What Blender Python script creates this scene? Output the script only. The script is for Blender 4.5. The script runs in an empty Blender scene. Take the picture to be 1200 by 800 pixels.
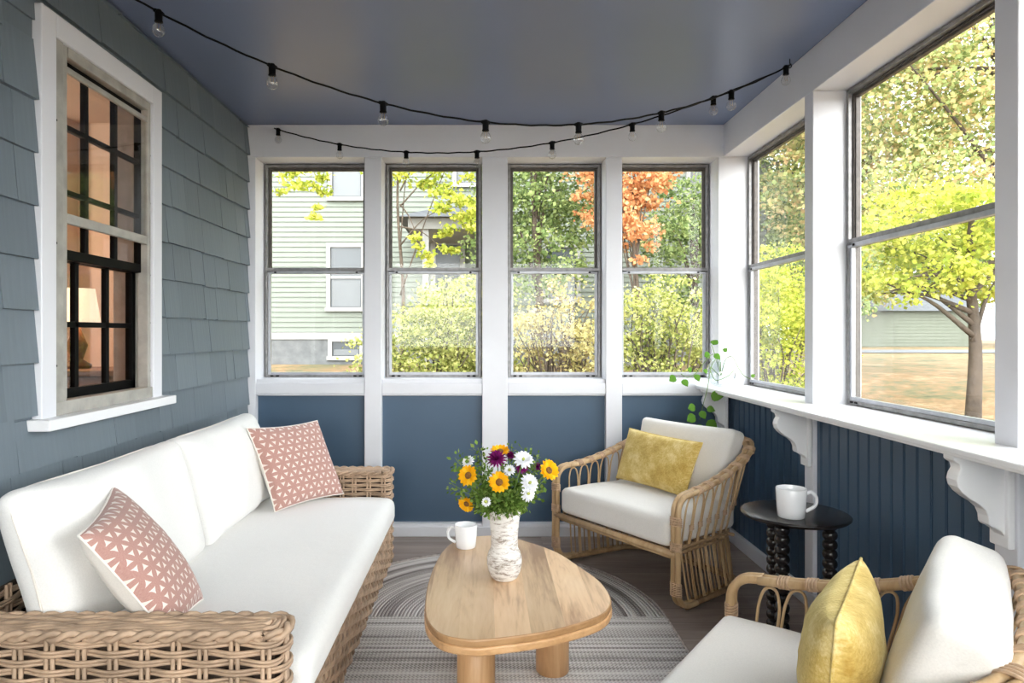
import bpy, math, random
from mathutils import Vector, Matrix, noise
PI = math.pi
C = bpy.context.scene.collection
R = random.Random(7)
V = Vector

# ------------------------------------------------------------------ materials
def nt(name):
    m = bpy.data.materials.new(name); m.use_nodes = True
    t = m.node_tree
    return m, t, t.nodes['Principled BSDF'], t.nodes['Material Output']
def node(t, typ, **kw):
    n = t.nodes.new(typ)
    for k, v in kw.items():
        if k in n.inputs.keys() if hasattr(n.inputs, 'keys') else False: n.inputs[k].default_value = v
        else: setattr(n, k, v)
    return n
def ramp(t, fac, stops):
    r = t.nodes.new('ShaderNodeValToRGB')
    e = r.color_ramp.elements
    while len(e) < len(stops): e.new(0.5)
    for i, (p, c) in enumerate(stops):
        e[i].position = p; e[i].color = (*c, 1)
    t.links.new(fac, r.inputs[0]); return r.outputs[0]
def coords(t, kind='Object', scale=(1,1,1), rot=(0,0,0)):
    tc = t.nodes.new('ShaderNodeTexCoord'); mp = t.nodes.new('ShaderNodeMapping')
    mp.inputs['Scale'].default_value = scale; mp.inputs['Rotation'].default_value = rot
    t.links.new(tc.outputs[kind], mp.inputs[0]); return mp.outputs[0]
def nz(t, vec, scale, detail=4, rough=.55, dist=0):
    n = t.nodes.new('ShaderNodeTexNoise')
    n.inputs['Scale'].default_value = scale; n.inputs['Detail'].default_value = detail
    n.inputs['Roughness'].default_value = rough; n.inputs['Distortion'].default_value = dist
    t.links.new(vec, n.inputs['Vector']); return n.outputs['Fac']
def bump(t, b, h, strength=.3, dist=.01):
    bp = t.nodes.new('ShaderNodeBump'); bp.inputs['Strength'].default_value = strength
    bp.inputs['Distance'].default_value = dist
    t.links.new(h, bp.inputs['Height']); t.links.new(bp.outputs[0], b.inputs['Normal'])
def mathn(t, op, a, b=None, c=None):
    n = t.nodes.new('ShaderNodeMath'); n.operation = op
    for i, x in enumerate((a, b, c)):
        if x is None: continue
        if isinstance(x, (int, float)): n.inputs[i].default_value = x
        else: t.links.new(x, n.inputs[i])
    return n.outputs[0]
def mixc(t, f, a, b):
    n = t.nodes.new('ShaderNodeMix'); n.data_type = 'RGBA'
    def put(s, x):
        if isinstance(x, (tuple, list)): s.default_value = (*x[:3], 1)
        elif isinstance(x, (int, float)): s.default_value = x
        else: t.links.new(x, s)
    put(n.inputs[0], f); put(n.inputs[6], a); put(n.inputs[7], b)
    return n.outputs[2]
def simple(name, col, rough=.5, var=.0, vs=8, bs=0, bsc=40, bd=.004, metal=0, spec=.5, stretch=(1,1,1)):
    m, t, b, o = nt(name)
    b.inputs['Roughness'].default_value = rough; b.inputs['Metallic'].default_value = metal
    b.inputs['Specular IOR Level'].default_value = spec
    b.inputs['Base Color'].default_value = (*col, 1)
    v = coords(t, 'Object', stretch)
    if var:
        d = tuple(max(0, c*(1-var)) for c in col); l = tuple(min(1, c*(1+var)) for c in col)
        t.links.new(ramp(t, nz(t, v, vs), [(.3, d), (.7, l)]), b.inputs['Base Color'])
    if bs: bump(t, b, nz(t, v, bsc, 3), bs, bd)
    return m
M = {}
M['white'] = simple('white_paint', (.72,.725,.765), .38, .03, 3, .08, 60)
M['white_shelf'] = simple('white_gloss_paint', (.84,.84,.85), .28, .02, 3, .05, 60)
M['ceiling'] = simple('blue_gloss_ceiling', (.155,.192,.300), .32, .05, 1.2, .05, 5, .003, spec=.42)
M['navy'] = simple('navy_panel_paint', (.052,.096,.155), .45, .06, 2, .06, 60)
M['alu'] = simple('worn_aluminium', (.24,.235,.235), .42, .25, 30, .1, 80, .001, metal=.55)
M['alu_dark'] = simple('dark_bronze_frame', (.09,.078,.07), .45, .3, 30, metal=.2)
M['alu_light'] = simple('light_aluminium', (.40,.41,.44), .38, .15, 20, metal=.45)
M['storm'] = simple('weathered_beige_paint', (.36,.345,.31), .55, .18, 14, .2, 50, .002)
M['black'] = simple('black_sash_paint', (.003,.003,.0032), .5, spec=.08)
M['blackplastic'] = simple('black_rubber', (.004,.004,.0045), .5, spec=.12)
M['mug'] = simple('white_glaze', (.84,.85,.87), .12, 0)
M['ebony'] = simple('ebonised_wood', (.012,.0095,.0095), .24, .3, 6, .05, 30)
M['stem'] = simple('green_stem', (.12,.2,.05), .5, .2)
M['trunk'] = simple('bark', (.070,.052,.038), .9, .35, 6, .6, 12, .03)
M['hook'] = simple('dark_iron', (.03,.03,.03), .4, metal=.6)

def fabric(name, col, weave=900, var=.02, wr=.25, sheen=.2):
    m, t, b, o = nt(name)
    b.inputs['Roughness'].default_value = .9; b.inputs['Specular IOR Level'].default_value = .15
    b.inputs['Sheen Weight'].default_value = sheen
    v = coords(t)
    n1 = nz(t, v, 260, 3); n2 = nz(t, v, 7, 3)
    d = tuple(c*(1-var*2.5) for c in col); l = tuple(min(1, c*(1+var)) for c in col)
    t.links.new(ramp(t, n1, [(.3, d), (.65, l)]), b.inputs['Base Color'])
    h = mathn(t, 'ADD', mathn(t, 'MULTIPLY', n1, .06), mathn(t, 'MULTIPLY', n2, wr*3))
    bump(t, b, h, .5, .012)
    return m
M['linen'] = fabric('off_white_linen', (.83,.815,.79))
M['linen_warm'] = fabric('warm_white_linen', (.80,.77,.725))
M['cream'] = fabric('cream_backing', (.80,.75,.69))
def velvet():
    m, t, b, o = nt('mustard_chenille')
    b.inputs['Roughness'].default_value = .75; b.inputs['Sheen Weight'].default_value = .6
    b.inputs['Sheen Tint'].default_value = (.95,.85,.45,1); b.inputs['Specular IOR Level'].default_value = .2
    v = coords(t)
    n = mathn(t, 'ADD', mathn(t, 'MULTIPLY', nz(t, v, 9, 5, .7), .75), mathn(t, 'MULTIPLY', nz(t, coords(t, 'Object', (40,260,160)), 1, 3), .3))
    t.links.new(ramp(t, n, [(.38, (.42,.255,.045)), (.52, (.60,.42,.12)), (.64, (.77,.62,.29))]), b.inputs['Base Color'])
    bump(t, b, nz(t, v, 180, 3), .4, .004)
    return m
M['velvet'] = velvet()
def petals():
    m, t, b, o = nt('pink_petal_print')
    b.inputs['Roughness'].default_value = .9; b.inputs['Sheen Weight'].default_value = .2
    tc = t.nodes.new('ShaderNodeTexCoord'); a = 1/8.6; q = math.sqrt(3)*a
    sep = t.nodes.new('ShaderNodeSeparateXYZ'); t.links.new(tc.outputs['UV'], sep.inputs[0])
    tot = None
    for ox, oy in ((0,0),(a/2,q/2)):
        X = mathn(t, 'WRAP', mathn(t, 'ADD', sep.outputs[0], ox), a/2, -a/2)
        Y = mathn(t, 'WRAP', mathn(t, 'ADD', sep.outputs[1], oy), q/2, -q/2)
        for i in (-1,0,1):
            for j in (-1,0,1):
                dx = mathn(t, 'ADD', X, i*a); dy = mathn(t, 'ADD', Y, j*q)
                d2 = mathn(t, 'ADD', mathn(t, 'MULTIPLY', dx, dx), mathn(t, 'MULTIPLY', dy, dy))
                ins = mathn(t, 'LESS_THAN', d2, (a*1.045)**2)
                tot = ins if tot is None else mathn(t, 'ADD', tot, ins)
    pet = mathn(t, 'GREATER_THAN', tot, 3.5)
    v = coords(t)
    pk = ramp(t, nz(t, coords(t, 'UV', (120, 500, 1)), 1, 3), [(.3, (.36,.175,.145)), (.7, (.52,.31,.265))])
    # thin light line between petals: where more than four circles meet stays pink
    t.links.new(mixc(t, pet, (.76,.66,.60), pk), b.inputs['Base Color'])
    bump(t, b, nz(t, v, 200, 3), .3, .003)
    return m
M['petals'] = petals()

def wood(name, base, dark, light, plank=0.0, axis=1, rough=.4, scale=1.0, off=0.0):
    """grain along local axis; planks across the other one"""
    m, t, b, o = nt(name); b.inputs['Roughness'].default_value = rough
    s = (14, 1.1, 14) if axis == 1 else (1.1, 14, 14)
    if axis == 2: s = (14, 14, 1.1)
    tc = t.nodes.new('ShaderNodeTexCoord')
    sep = t.nodes.new('ShaderNodeSeparateXYZ'); t.links.new(tc.outputs['Object'], sep.inputs[0])
    if plank:
        acr = sep.outputs[0] if axis == 1 else sep.outputs[1]
        idx = mathn(t, 'FLOOR', mathn(t, 'DIVIDE', mathn(t, 'ADD', acr, off), plank))
        wn = t.nodes.new('ShaderNodeTexWhiteNoise'); wn.noise_dimensions = '1D'; t.links.new(idx, wn.inputs['W'])
        along = sep.outputs[1] if axis == 1 else sep.outputs[0]
        if name.startswith('floor'):
            seg = mathn(t, 'FLOOR', mathn(t, 'DIVIDE', mathn(t, 'ADD', along, mathn(t, 'MULTIPLY', wn.outputs[0], 3.0)), 1.2))
            idx = mathn(t, 'ADD', idx, mathn(t, 'MULTIPLY', seg, 17.3))
            wn = t.nodes.new('ShaderNodeTexWhiteNoise'); wn.noise_dimensions = '1D'; t.links.new(idx, wn.inputs['W'])
        comb = t.nodes.new('ShaderNodeVectorMath'); comb.operation = 'ADD'
        sc = t.nodes.new('ShaderNodeVectorMath'); sc.operation = 'SCALE'; sc.inputs['Scale'].default_value = 7
        t.links.new(wn.outputs['Color'], sc.inputs[0])
        t.links.new(tc.outputs['Object'], comb.inputs[0]); t.links.new(sc.outputs[0], comb.inputs[1]); src = comb.outputs[0]
        rnd = wn.outputs[0]
    else: src = tc.outputs['Object']; rnd = None
    mp = t.nodes.new('ShaderNodeMapping'); mp.inputs['Scale'].default_value = tuple(x*scale for x in s); t.links.new(src, mp.inputs[0])
    g = nz(t, mp.outputs[0], 1.0, 6, .62, 1.6)
    fine = nz(t, mp.outputs[0], 9.0, 3, .6)
    if name == 'oak_table':
        mp2 = t.nodes.new('ShaderNodeMapping'); mp2.inputs['Scale'].default_value = (5.5, 1.0, 5); t.links.new(src, mp2.inputs[0])
        w0 = nz(t, mp2.outputs[0], 1.6, 2, .5, .8)
        rings = mathn(t, 'FRACT', mathn(t, 'MULTIPLY', w0, 9)); rings = mathn(t, 'SINE', mathn(t, 'MULTIPLY', rings, PI))
        patch = nz(t, mp2.outputs[0], .9, 2, .5)
        g = mathn(t, 'SUBTRACT', mathn(t, 'ADD', mathn(t, 'MULTIPLY', g, .72), mathn(t, 'MULTIPLY', rings, .07)), mathn(t, 'MULTIPLY', mathn(t, 'MAXIMUM', mathn(t, 'SUBTRACT', patch, .52), 0), 1.5))
        g = mathn(t, 'ADD', g, .125)
    f = mathn(t, 'ADD', mathn(t, 'MULTIPLY', g, .75), mathn(t, 'MULTIPLY', fine, .25))
    col = ramp(t, f, [(.32, dark), (.5, base), (.68, light)])
    if rnd is not None:
        k = mathn(t, 'ADD', mathn(t, 'MULTIPLY', rnd, .42), .80)
        hv = t.nodes.new('ShaderNodeHueSaturation'); t.links.new(col, hv.inputs['Color']); t.links.new(k, hv.inputs['Value'])
        hv.inputs['Saturation'].default_value = 1
        col = hv.outputs[0]
        fr = mathn(t, 'FRACT', mathn(t, 'DIVIDE', mathn(t, 'ADD', acr, off), plank))
        if name.startswith('floor'):
            ln = mathn(t, 'LESS_THAN', fr, .018)
            col = mixc(t, mathn(t, 'MULTIPLY', ln, .7), col, tuple(x*.3 for x in dark))
    t.links.new(col, b.inputs['Base Color'])
    bump(t, b, f, .12, .003)
    return m
M['oak'] = wood('oak_table', (.65,.44,.262), (.37,.215,.12), (.74,.54,.35), plank=.098, axis=1, rough=.36, off=.07, scale=.8)
M['oak_edge'] = wood('oak_edge', (.62,.36,.17), (.46,.25,.11), (.70,.44,.24), axis=0, rough=.42)
M['oak_leg'] = wood('oak_leg', (.56,.32,.15), (.42,.22,.09), (.66,.41,.22), axis=2, rough=.45)
M['floor'] = wood('floor_planks', (.33,.265,.23), (.21,.16,.135), (.44,.37,.325), plank=.15, axis=0, rough=.42, scale=.6)
M['cane'] = wood('rattan_cane', (.50,.335,.175), (.34,.20,.09), (.60,.43,.25), axis=2, rough=.42, scale=.6)
M['cane_dark'] = wood('rattan_spindle', (.36,.225,.115), (.22,.125,.06), (.46,.31,.17), axis=2, rough=.5, scale=.6)
M['binding'] = simple('rattan_binding', (.52,.35,.22), .5, .25, 40, .3, 120, .002)
M['wicker'] = simple('woven_wicker', (.44,.305,.205), .55, .30, 14, .25, 160, .002)
M['wicker_in'] = simple('wicker_shadow_liner', (.055,.034,.022), .8, .3, 30)  # dark brown painted in as the shade seen through the weave gaps

def shingle_mat():
    m, t, b, o = nt('blue_grey_shingle_paint'); b.inputs['Roughness'].default_value = .55
    g = t.nodes.new('ShaderNodeNewGeometry')
    rnd = g.outputs['Random Per Island']
    v = coords(t, 'Object', (1, 26, 1.5))
    n = nz(t, v, 3, 4)
    f = mathn(t, 'ADD', mathn(t, 'MULTIPLY', rnd, .5), mathn(t, 'MULTIPLY', n, .5))
    t.links.new(ramp(t, f, [(.2, (.122,.152,.180)), (.8, (.158,.193,.224))]), b.inputs['Base Color'])
    bump(t, b, n, .25, .006)
    return m
M['shingle'] = shingle_mat()

def rug_mat():
    m, t, b, o = nt('braided_rug'); b.inputs['Roughness'].default_value = .95; b.inputs['Specular IOR Level'].default_value = .1
    uv = coords(t, 'UV')
    sep = t.nodes.new('ShaderNodeSeparateXYZ'); t.links.new(uv, sep.inputs[0])
    d, a = sep.outputs[0], sep.outputs[1]          # d: distance across braids (m), a: along
    row = mathn(t, 'FLOOR', mathn(t, 'DIVIDE', d, .016))
    fr = mathn(t, 'FRACT', mathn(t, 'DIVIDE', d, .016))
    wn = t.nodes.new('ShaderNodeTexWhiteNoise'); wn.noise_dimensions = '1D'; t.links.new(row, wn.inputs['W'])
    cb = t.nodes.new('ShaderNodeCombineXYZ')
    t.links.new(mathn(t, 'MULTIPLY', row, 3.71), cb.inputs[0]); t.links.new(mathn(t, 'MULTIPLY', a, 2.2), cb.inputs[1])
    seg = nz(t, cb.outputs[0], 1.0, 3, .6)
    wide = t.nodes.new('ShaderNodeTexNoise'); wide.noise_dimensions = '1D'; wide.inputs['Scale'].default_value = 14; t.links.new(d, wide.inputs['W'])
    f = mathn(t, 'ADD', mathn(t, 'ADD', mathn(t, 'MULTIPLY', wide.outputs['Fac'], .5), mathn(t, 'MULTIPLY', seg, .35)), mathn(t, 'MULTIPLY', wn.outputs[0], .2))
    # chevron of the braid
    zig = mathn(t, 'ABSOLUTE', mathn(t, 'SUBTRACT', fr, .5))
    ch = mathn(t, 'FRACT', mathn(t, 'ADD', mathn(t, 'MULTIPLY', a, 70), mathn(t, 'MULTIPLY', zig, 1.2)))
    chm = mathn(t, 'MULTIPLY', mathn(t, 'LESS_THAN', ch, .35), .13)
    f = mathn(t, 'SUBTRACT', f, chm)
    col = ramp(t, f, [(.32, (.20,.17,.16)), (.42, (.45,.41,.385)), (.52, (.63,.585,.555)), (.68, (.74,.70,.67))])
    t.links.new(col, b.inputs['Base Color'])
    hh = mathn(t, 'SUBTRACT', mathn(t, 'SINE', mathn(t, 'MULTIPLY', fr, PI)), mathn(t, 'MULTIPLY', ch, .3))
    bump(t, b, hh, .8, .006)
    return m
M['rug'] = rug_mat()

def vase_mat():
    m, t, b, o = nt('whitewashed_clay'); b.inputs['Roughness'].default_value = .7
    v = coords(t, 'Object', (1, 1, 3.4))
    n = nz(t, v, 26, 6, .75, .6); n2 = nz(t, v, 6, 3)
    f = mathn(t, 'ADD', n, mathn(t, 'MULTIPLY', mathn(t, 'SUBTRACT', n2, .5), .35))
    t.links.new(ramp(t, f, [(.36, (.25,.20,.16)), (.45, (.60,.56,.52)), (.54, (.80,.78,.75))]), b.inputs['Base Color'])
    bump(t, b, n, .6, .008); return m
M['vase'] = vase_mat()

def glass(name, tint=(1,1,1), ior=1.45, boost=1.0):
    m = bpy.data.materials.new(name); m.use_nodes = True; t = m.node_tree
    t.nodes.remove(t.nodes['Principled BSDF']); o = t.nodes['Material Output']
    tr = t.nodes.new('ShaderNodeBsdfTransparent'); tr.inputs[0].default_value = (*tint, 1)
    gl = t.nodes.new('ShaderNodeBsdfGlossy'); gl.inputs['Roughness'].default_value = .02
    fr = t.nodes.new('ShaderNodeLayerWeight'); fr.inputs['Blend'].default_value = .5
    mx = t.nodes.new('ShaderNodeMixShader'); f0 = ((ior-1)/(ior+1))**2
    f = mathn(t, 'MULTIPLY', mathn(t, 'MULTIPLY_ADD', mathn(t, 'POWER', fr.outputs['Facing'], 5), 1-f0, f0), boost)
    t.links.new(f, mx.inputs[0]); t.links.new(tr.outputs[0], mx.inputs[1]); t.links.new(gl.outputs[0], mx.inputs[2])
    t.links.new(mx.outputs[0], o.inputs[0]); return m
M['pane'] = glass('window_glass', (.93,.95,.95), 1.3, .8)
M['pane_left'] = glass('old_window_glass', (.90,.86,.82), 1.5, 1.0)
M['bulb'] = glass('bulb_glass', (.97,.97,.97), 1.6, 2.2)
M['bowl'] = glass('bowl_glass', (.93,.95,.95), 1.5, 1.8)
M['filament'] = simple('brass_filament', (.55,.42,.25), .3, metal=.8)

def leaf_mat(name, stops, trans=.45):
    if name.startswith('leaf_'): stops = [(p, tuple(min(.9, q*1.45+.012) for q in c)) for p, c in stops]
    m = bpy.data.materials.new(name); m.use_nodes = True; t = m.node_tree
    t.nodes.remove(t.nodes['Principled BSDF']); o = t.nodes['Material Output']
    g = t.nodes.new('ShaderNodeNewGeometry')
    v = coords(t, 'Object')
    f = mathn(t, 'ADD', mathn(t, 'MULTIPLY', g.outputs['Random Per Island'], .45), mathn(t, 'MULTIPLY', nz(t, v, 1.3, 3, .6), .6))
    col = ramp(t, f, stops)
    df = t.nodes.new('ShaderNodeBsdfDiffuse'); tl = t.nodes.new('ShaderNodeBsdfTranslucent'); mx = t.nodes.new('ShaderNodeMixShader')
    mx.inputs[0].default_value = trans
    t.links.new(col, df.inputs[0]); t.links.new(col, tl.inputs[0])
    t.links.new(df.outputs[0], mx.inputs[1]); t.links.new(tl.outputs[0], mx.inputs[2]); t.links.new(mx.outputs[0], o.inputs[0])
    return m
M['lf_yellow'] = leaf_mat('leaf_yellow_green', [(.22,(.05,.075,.015)),(.45,(.20,.22,.055)),(.75,(.42,.41,.16))])
M['lf_green'] = leaf_mat('leaf_green', [(.22,(.035,.06,.018)),(.45,(.115,.165,.055)),(.75,(.27,.32,.13))])
M['lf_orange'] = leaf_mat('leaf_orange', [(.22,(.24,.09,.035)),(.45,(.42,.20,.09)),(.75,(.50,.33,.17))])
M['lf_mixed'] = leaf_mat('leaf_turning', [(.22,(.08,.12,.04)),(.45,(.23,.27,.10)),(.62,(.38,.34,.15)),(.8,(.42,.28,.15))])
M['lf_bright'] = leaf_mat('leaf_bright_yellow', [(.22,(.09,.13,.015)),(.45,(.26,.30,.035)),(.75,(.44,.42,.09))])
M['lf_dry'] = leaf_mat('leaf_dry_thicket', [(.22,(.10,.06,.03)),(.45,(.24,.21,.08)),(.75,(.42,.38,.18))])
M['sprig'] = leaf_mat('bouquet_green', [(.3,(.07,.13,.025)),(.6,(.18,.29,.06)),(.8,(.34,.42,.13))], .25)
M['pothos'] = leaf_mat('pothos_green', [(.3,(.05,.14,.02)),(.6,(.12,.27,.04)),(.8,(.24,.38,.10))], .35)
M['sun'] = leaf_mat('sunflower_yellow', [(.3,(.80,.36,.01)),(.6,(.88,.48,.015)),(.8,(.92,.58,.04))], .2)
M['sundisc'] = simple('sunflower_disc', (.20,.09,.02), .9, .5, 200, .8, 300, .003)
M['purple'] = leaf_mat('purple_petal', [(.3,(.12,.01,.08)),(.7,(.26,.02,.16))], .2)
M['daisy'] = leaf_mat('white_petal', [(.3,(.78,.80,.84)),(.7,(.88,.88,.90))], .2)

def siding(name, a, bcol, pitch=.11):
    m, t, b, o = nt(name); b.inputs['Roughness'].default_value = .6
    v = coords(t, 'Object'); t.links.new(ramp(t, nz(t, v, 3, 3), [(.3, a), (.7, bcol)]), b.inputs['Base Color']); return m
M['siding'] = siding('pale_green_siding', (.130,.149,.124), (.141,.161,.134))
M['siding2'] = siding('grey_green_siding', (.10,.115,.085), (.115,.13,.10))
M['extwhite'] = simple('exterior_white_trim', (.24,.24,.235), .6, .04, 4)
M['stone'] = simple('grey_foundation', (.115,.12,.125), .9, .2, 5, .4, 12, .02)
M['roof'] = simple('grey_roof', (.085,.09,.10), .8, .2, 6)
M['extglass'] = simple('dark_exterior_pane', (.05,.06,.07), .25)
M['curtain'] = simple('house_blind', (.13,.14,.15), .6, .05, 4)
M['asphalt'] = simple('asphalt', (.13,.135,.145), .9, .1, 10)
def ground_mat():
    m, t, b, o = nt('leaf_litter_lawn'); b.inputs['Roughness'].default_value = .95
    v = coords(t, 'Object')
    f = mathn(t, 'ADD', mathn(t, 'MULTIPLY', nz(t, v, 5, 6, .75), .6), mathn(t, 'MULTIPLY', nz(t, v, 1.1, 3), .4))
    t.links.new(ramp(t, f, [(.38,(.06,.065,.025)),(.46,(.13,.115,.05)),(.53,(.22,.125,.055)),(.62,(.30,.22,.12))]), b.inputs['Base Color'])
    bump(t, b, f, .6, .05); return m
M['ground'] = ground_mat()
M['room_wall'] = simple('interior_plaster', (.60,.49,.42), .8, .04, 3)
M['room_wood'] = simple('interior_wood', (.13,.07,.035), .5, .2, 5)
M['plaster_floor'] = simple('interior_floor', (.20,.12,.07), .5, .2, 5)
def emit(name, col, s):
    m, t, b, o = nt(name); b.inputs['Base Color'].default_value = (*col,1)
    b.inputs['Emission Color'].default_value = (*col, 1); b.inputs['Emission Strength'].default_value = s; return m
M['lampshade'] = emit('lit_lamp_shade', (1.0,.80,.62), .30)

# ------------------------------------------------------------------ mesh helpers
class MB:
    def __init__(s): s.v = []; s.f = []; s.mi = []; s.uv = []
    def add(s, vs, fs, mi=0, uvs=None):
        o = len(s.v); s.v += [tuple(p) for p in vs]
        for k, f in enumerate(fs):
            s.f.append([o+i for i in f]); s.mi.append(mi)
            s.uv.append([uvs[i] for i in f] if uvs else [(0,0)]*len(f))
    def box(s, x0, x1, y0, y1, z0, z1, mi=0):
        vs = [(x,y,z) for x in (x0,x1) for y in (y0,y1) for z in (z0,z1)]
        s.add(vs, [(0,1,3,2),(4,6,7,5),(0,4,5,1),(2,3,7,6),(0,2,6,4),(1,5,7,3)], mi)
    def obox(s, vs, mi=0):      # 8 verts, bottom 4 then top 4
        s.add(vs, [(3,2,1,0),(4,5,6,7),(0,1,5,4),(1,2,6,5),(2,3,7,6),(3,0,4,7)], mi)
    def tube(s, pts, r, n=8, closed=False, mi=0, cap=True):
        pts = [V(p) for p in pts]; N = len(pts)
        rs = r if isinstance(r, (list, tuple)) else [r]*N
        T = []
        for i in range(N):
            a = pts[(i-1) % N] if (closed or i > 0) else pts[i]
            b = pts[(i+1) % N] if (closed or i < N-1) else pts[i]
            d = b-a; T.append(d.normalized() if d.length > 1e-9 else V((0,0,1)))
        up = V((0,0,1)) if abs(T[0].z) < .9 else V((1,0,0))
        nrm = T[0].cross(up).normalized(); vs = []
        for i in range(N):
            nrm = (nrm - T[i]*nrm.dot(T[i]))
            nrm = nrm.normalized() if nrm.length > 1e-6 else T[i].orthogonal().normalized()
            bn = T[i].cross(nrm)
            for k in range(n):
                a = 2*PI*k/n; vs.append(pts[i] + (nrm*math.cos(a)+bn*math.sin(a))*rs[i])
        fs = []
        for i in range(N if closed else N-1):
            j = (i+1) % N
            for k in range(n):
                l = (k+1) % n; fs.append((i*n+k, i*n+l, j*n+l, j*n+k))
        if cap and not closed: fs.append(tuple(reversed(range(n)))); fs.append(tuple(range((N-1)*n, N*n)))
        s.add(vs, fs, mi)
    def lathe(s, prof, c=(0,0,0), n=32, mi=0, rot=None):
        vs = []; c = V(c)
        for (r, z) in prof:
            for k in range(n):
                a = 2*PI*k/n; p = V((r*math.cos(a), r*math.sin(a), z))
                if rot is not None: p = rot @ p
                vs.append(c+p)
        fs = []
        for i in range(len(prof)-1):
            for k in range(n):
                l = (k+1) % n; fs.append((i*n+k, i*n+l, (i+1)*n+l, (i+1)*n+k))
        s.add(vs, fs, mi)
        if prof[0][0] > 1e-5: s.add(vs[:n], [tuple(reversed(range(n)))], mi)
        if prof[-1][0] > 1e-5: s.add(vs[-n:], [tuple(range(n))], mi)
    def build(s, name, mat, parent=None, smooth=False, bevel=0, seg=2, sub=0):
        me = bpy.data.meshes.new(name); me.from_pydata(s.v, [], s.f)
        for m in (mat if isinstance(mat, (list, tuple)) else [mat]): me.materials.append(m)
        me.polygons.foreach_set('material_index', s.mi)
        if smooth: me.polygons.foreach_set('use_smooth', [True]*len(me.polygons))
        if any(u != (0,0) for f in s.uv for u in f):
            ul = me.uv_layers.new(name='UVMap')
            flat = [c for f in s.uv for u in f for c in u]; ul.data.foreach_set('uv', flat)
        me.validate(); me.update()
        o = bpy.data.objects.new(name, me); C.objects.link(o)
        if parent: o.parent = parent
        if bevel:
            b = o.modifiers.new('bevel', 'BEVEL'); b.width = bevel; b.segments = seg; b.limit_method = 'ANGLE'
        if sub:
            b = o.modifiers.new('sub', 'SUBSURF'); b.levels = sub; b.render_levels = sub
        return o
def cat(pts, k=6, closed=False):
    P = [V(p) for p in pts]; n = len(P); out = []
    for i in range(n if closed else n-1):
        p0 = P[(i-1) % n] if (closed or i > 0) else P[0]*2-P[1]
        p1 = P[i]; p2 = P[(i+1) % n]
        p3 = P[(i+2) % n] if (closed or i+2 < n) else P[-1]*2-P[-2]
        for j in range(k):
            t = j/k
            out.append(.5*((2*p1)+(p2-p0)*t+(2*p0-5*p1+4*p2-p3)*t*t+(3*p1-p0-3*p2+p3)*t**3))
    if not closed: out.append(P[-1])
    return out
def empty(name, loc=(0,0,0), rz=0):
    o = bpy.data.objects.new(name, None); C.objects.link(o); o.location = loc; o.rotation_euler = (0,0,rz)
    o.empty_display_size = .1; return o
def tag(o, label, cate, group=None, kind=None):
    o['label'] = label; o['category'] = cate
    if group: o['group'] = group
    if kind: o['kind'] = kind
    return o
def struct(o): o['kind'] = 'structure'; return o
def copy_tree(o, parent=None):
    c = o.copy(); C.objects.link(c); c.parent = parent
    for ch in [x for x in bpy.data.objects if x.parent == o]: copy_tree(ch, c)
    return c
def rbox(mb, hw, hd, hh, r, crown=0, n=14, f=None, mi=0, wr=0, seed=0, pinch=0):
    """rounded cushion; f maps local point to final"""
    def g(t):  # denser towards edges
        return math.sin(t*PI/2)*.6+t*.4
    faces = [((1,0,0),(0,1,0),(0,0,1)),((-1,0,0),(0,0,1),(0,1,0)),((0,1,0),(0,0,1),(1,0,0)),((0,-1,0),(1,0,0),(0,0,1)),((0,0,1),(1,0,0),(0,1,0)),((0,0,-1),(0,1,0),(1,0,0))]
    h = V((hw,hd,hh))
    for N_, A, B in faces:
        N_, A, B = V(N_), V(A), V(B); vs = []
        for i in range(n+1):
            for j in range(n+1):
                p = N_+A*g(-1+2*i/n)+B*g(-1+2*j/n)
                q = V((p.x*hw, p.y*hd, p.z*hh))
                rr = min(r, hw*.98, hd*.98, hh*.98)
                c = V(tuple(max(-(h[k]-rr), min(h[k]-rr, q[k])) for k in range(3)))
                d = q-c
                if d.length > 1e-9: q = c+d.normalized()*rr
                u, v = q.x/hw, q.y/hd
                w = max(0, 1-u*u)*max(0, 1-v*v)
                if pinch:
                    q.x *= 1-pinch*(1-v*v)*abs(u)**2; q.y *= 1-pinch*(1-u*u)*abs(v)**2
                q.z += crown*w**.6*(1 if q.z > 0 else -1 if crown and pinch else 0)
                if wr:
                    q += V((0,0,1))*wr*(noise.noise(V((q.x*6+seed, q.y*6, q.z*3+seed))))*(1 if q.z > 0 else .3)
                    q += N_*wr*.5*noise.noise(V((q.x*13, q.y*13+seed, q.z*13)))*0
                vs.append(f(q) if f else q)
        fs = [(i*(n+1)+j, (i+1)*(n+1)+j, (i+1)*(n+1)+j+1, i*(n+1)+j+1) for i in range(n) for j in range(n)]
        mb.add(vs, fs, mi)
def weld(o):
    import bmesh
    bm = bmesh.new(); bm.from_mesh(o.data); bmesh.ops.remove_doubles(bm, verts=bm.verts, dist=.0004)
    bmesh.ops.recalc_face_normals(bm, faces=bm.faces); bm.to_mesh(o.data); bm.free(); return o

# ------------------------------------------------------------------ the porch shell
H = 2.45; XL = -1.408; XR = 1.4286; YB = 4.067; YF = -1.4
WP = 4.25      # back window plane
RP = 1.60      # right window plane
b = MB(); b.box(-1.46, 1.66, YF-.1, WP+.05, -.12, 0); struct(b.build('floor', M['floor']))
b = MB(); b.box(-1.46, 1.66, YF-.1, WP+.05, H, H+.12); struct(b.build('ceiling', M['ceiling']))
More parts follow.
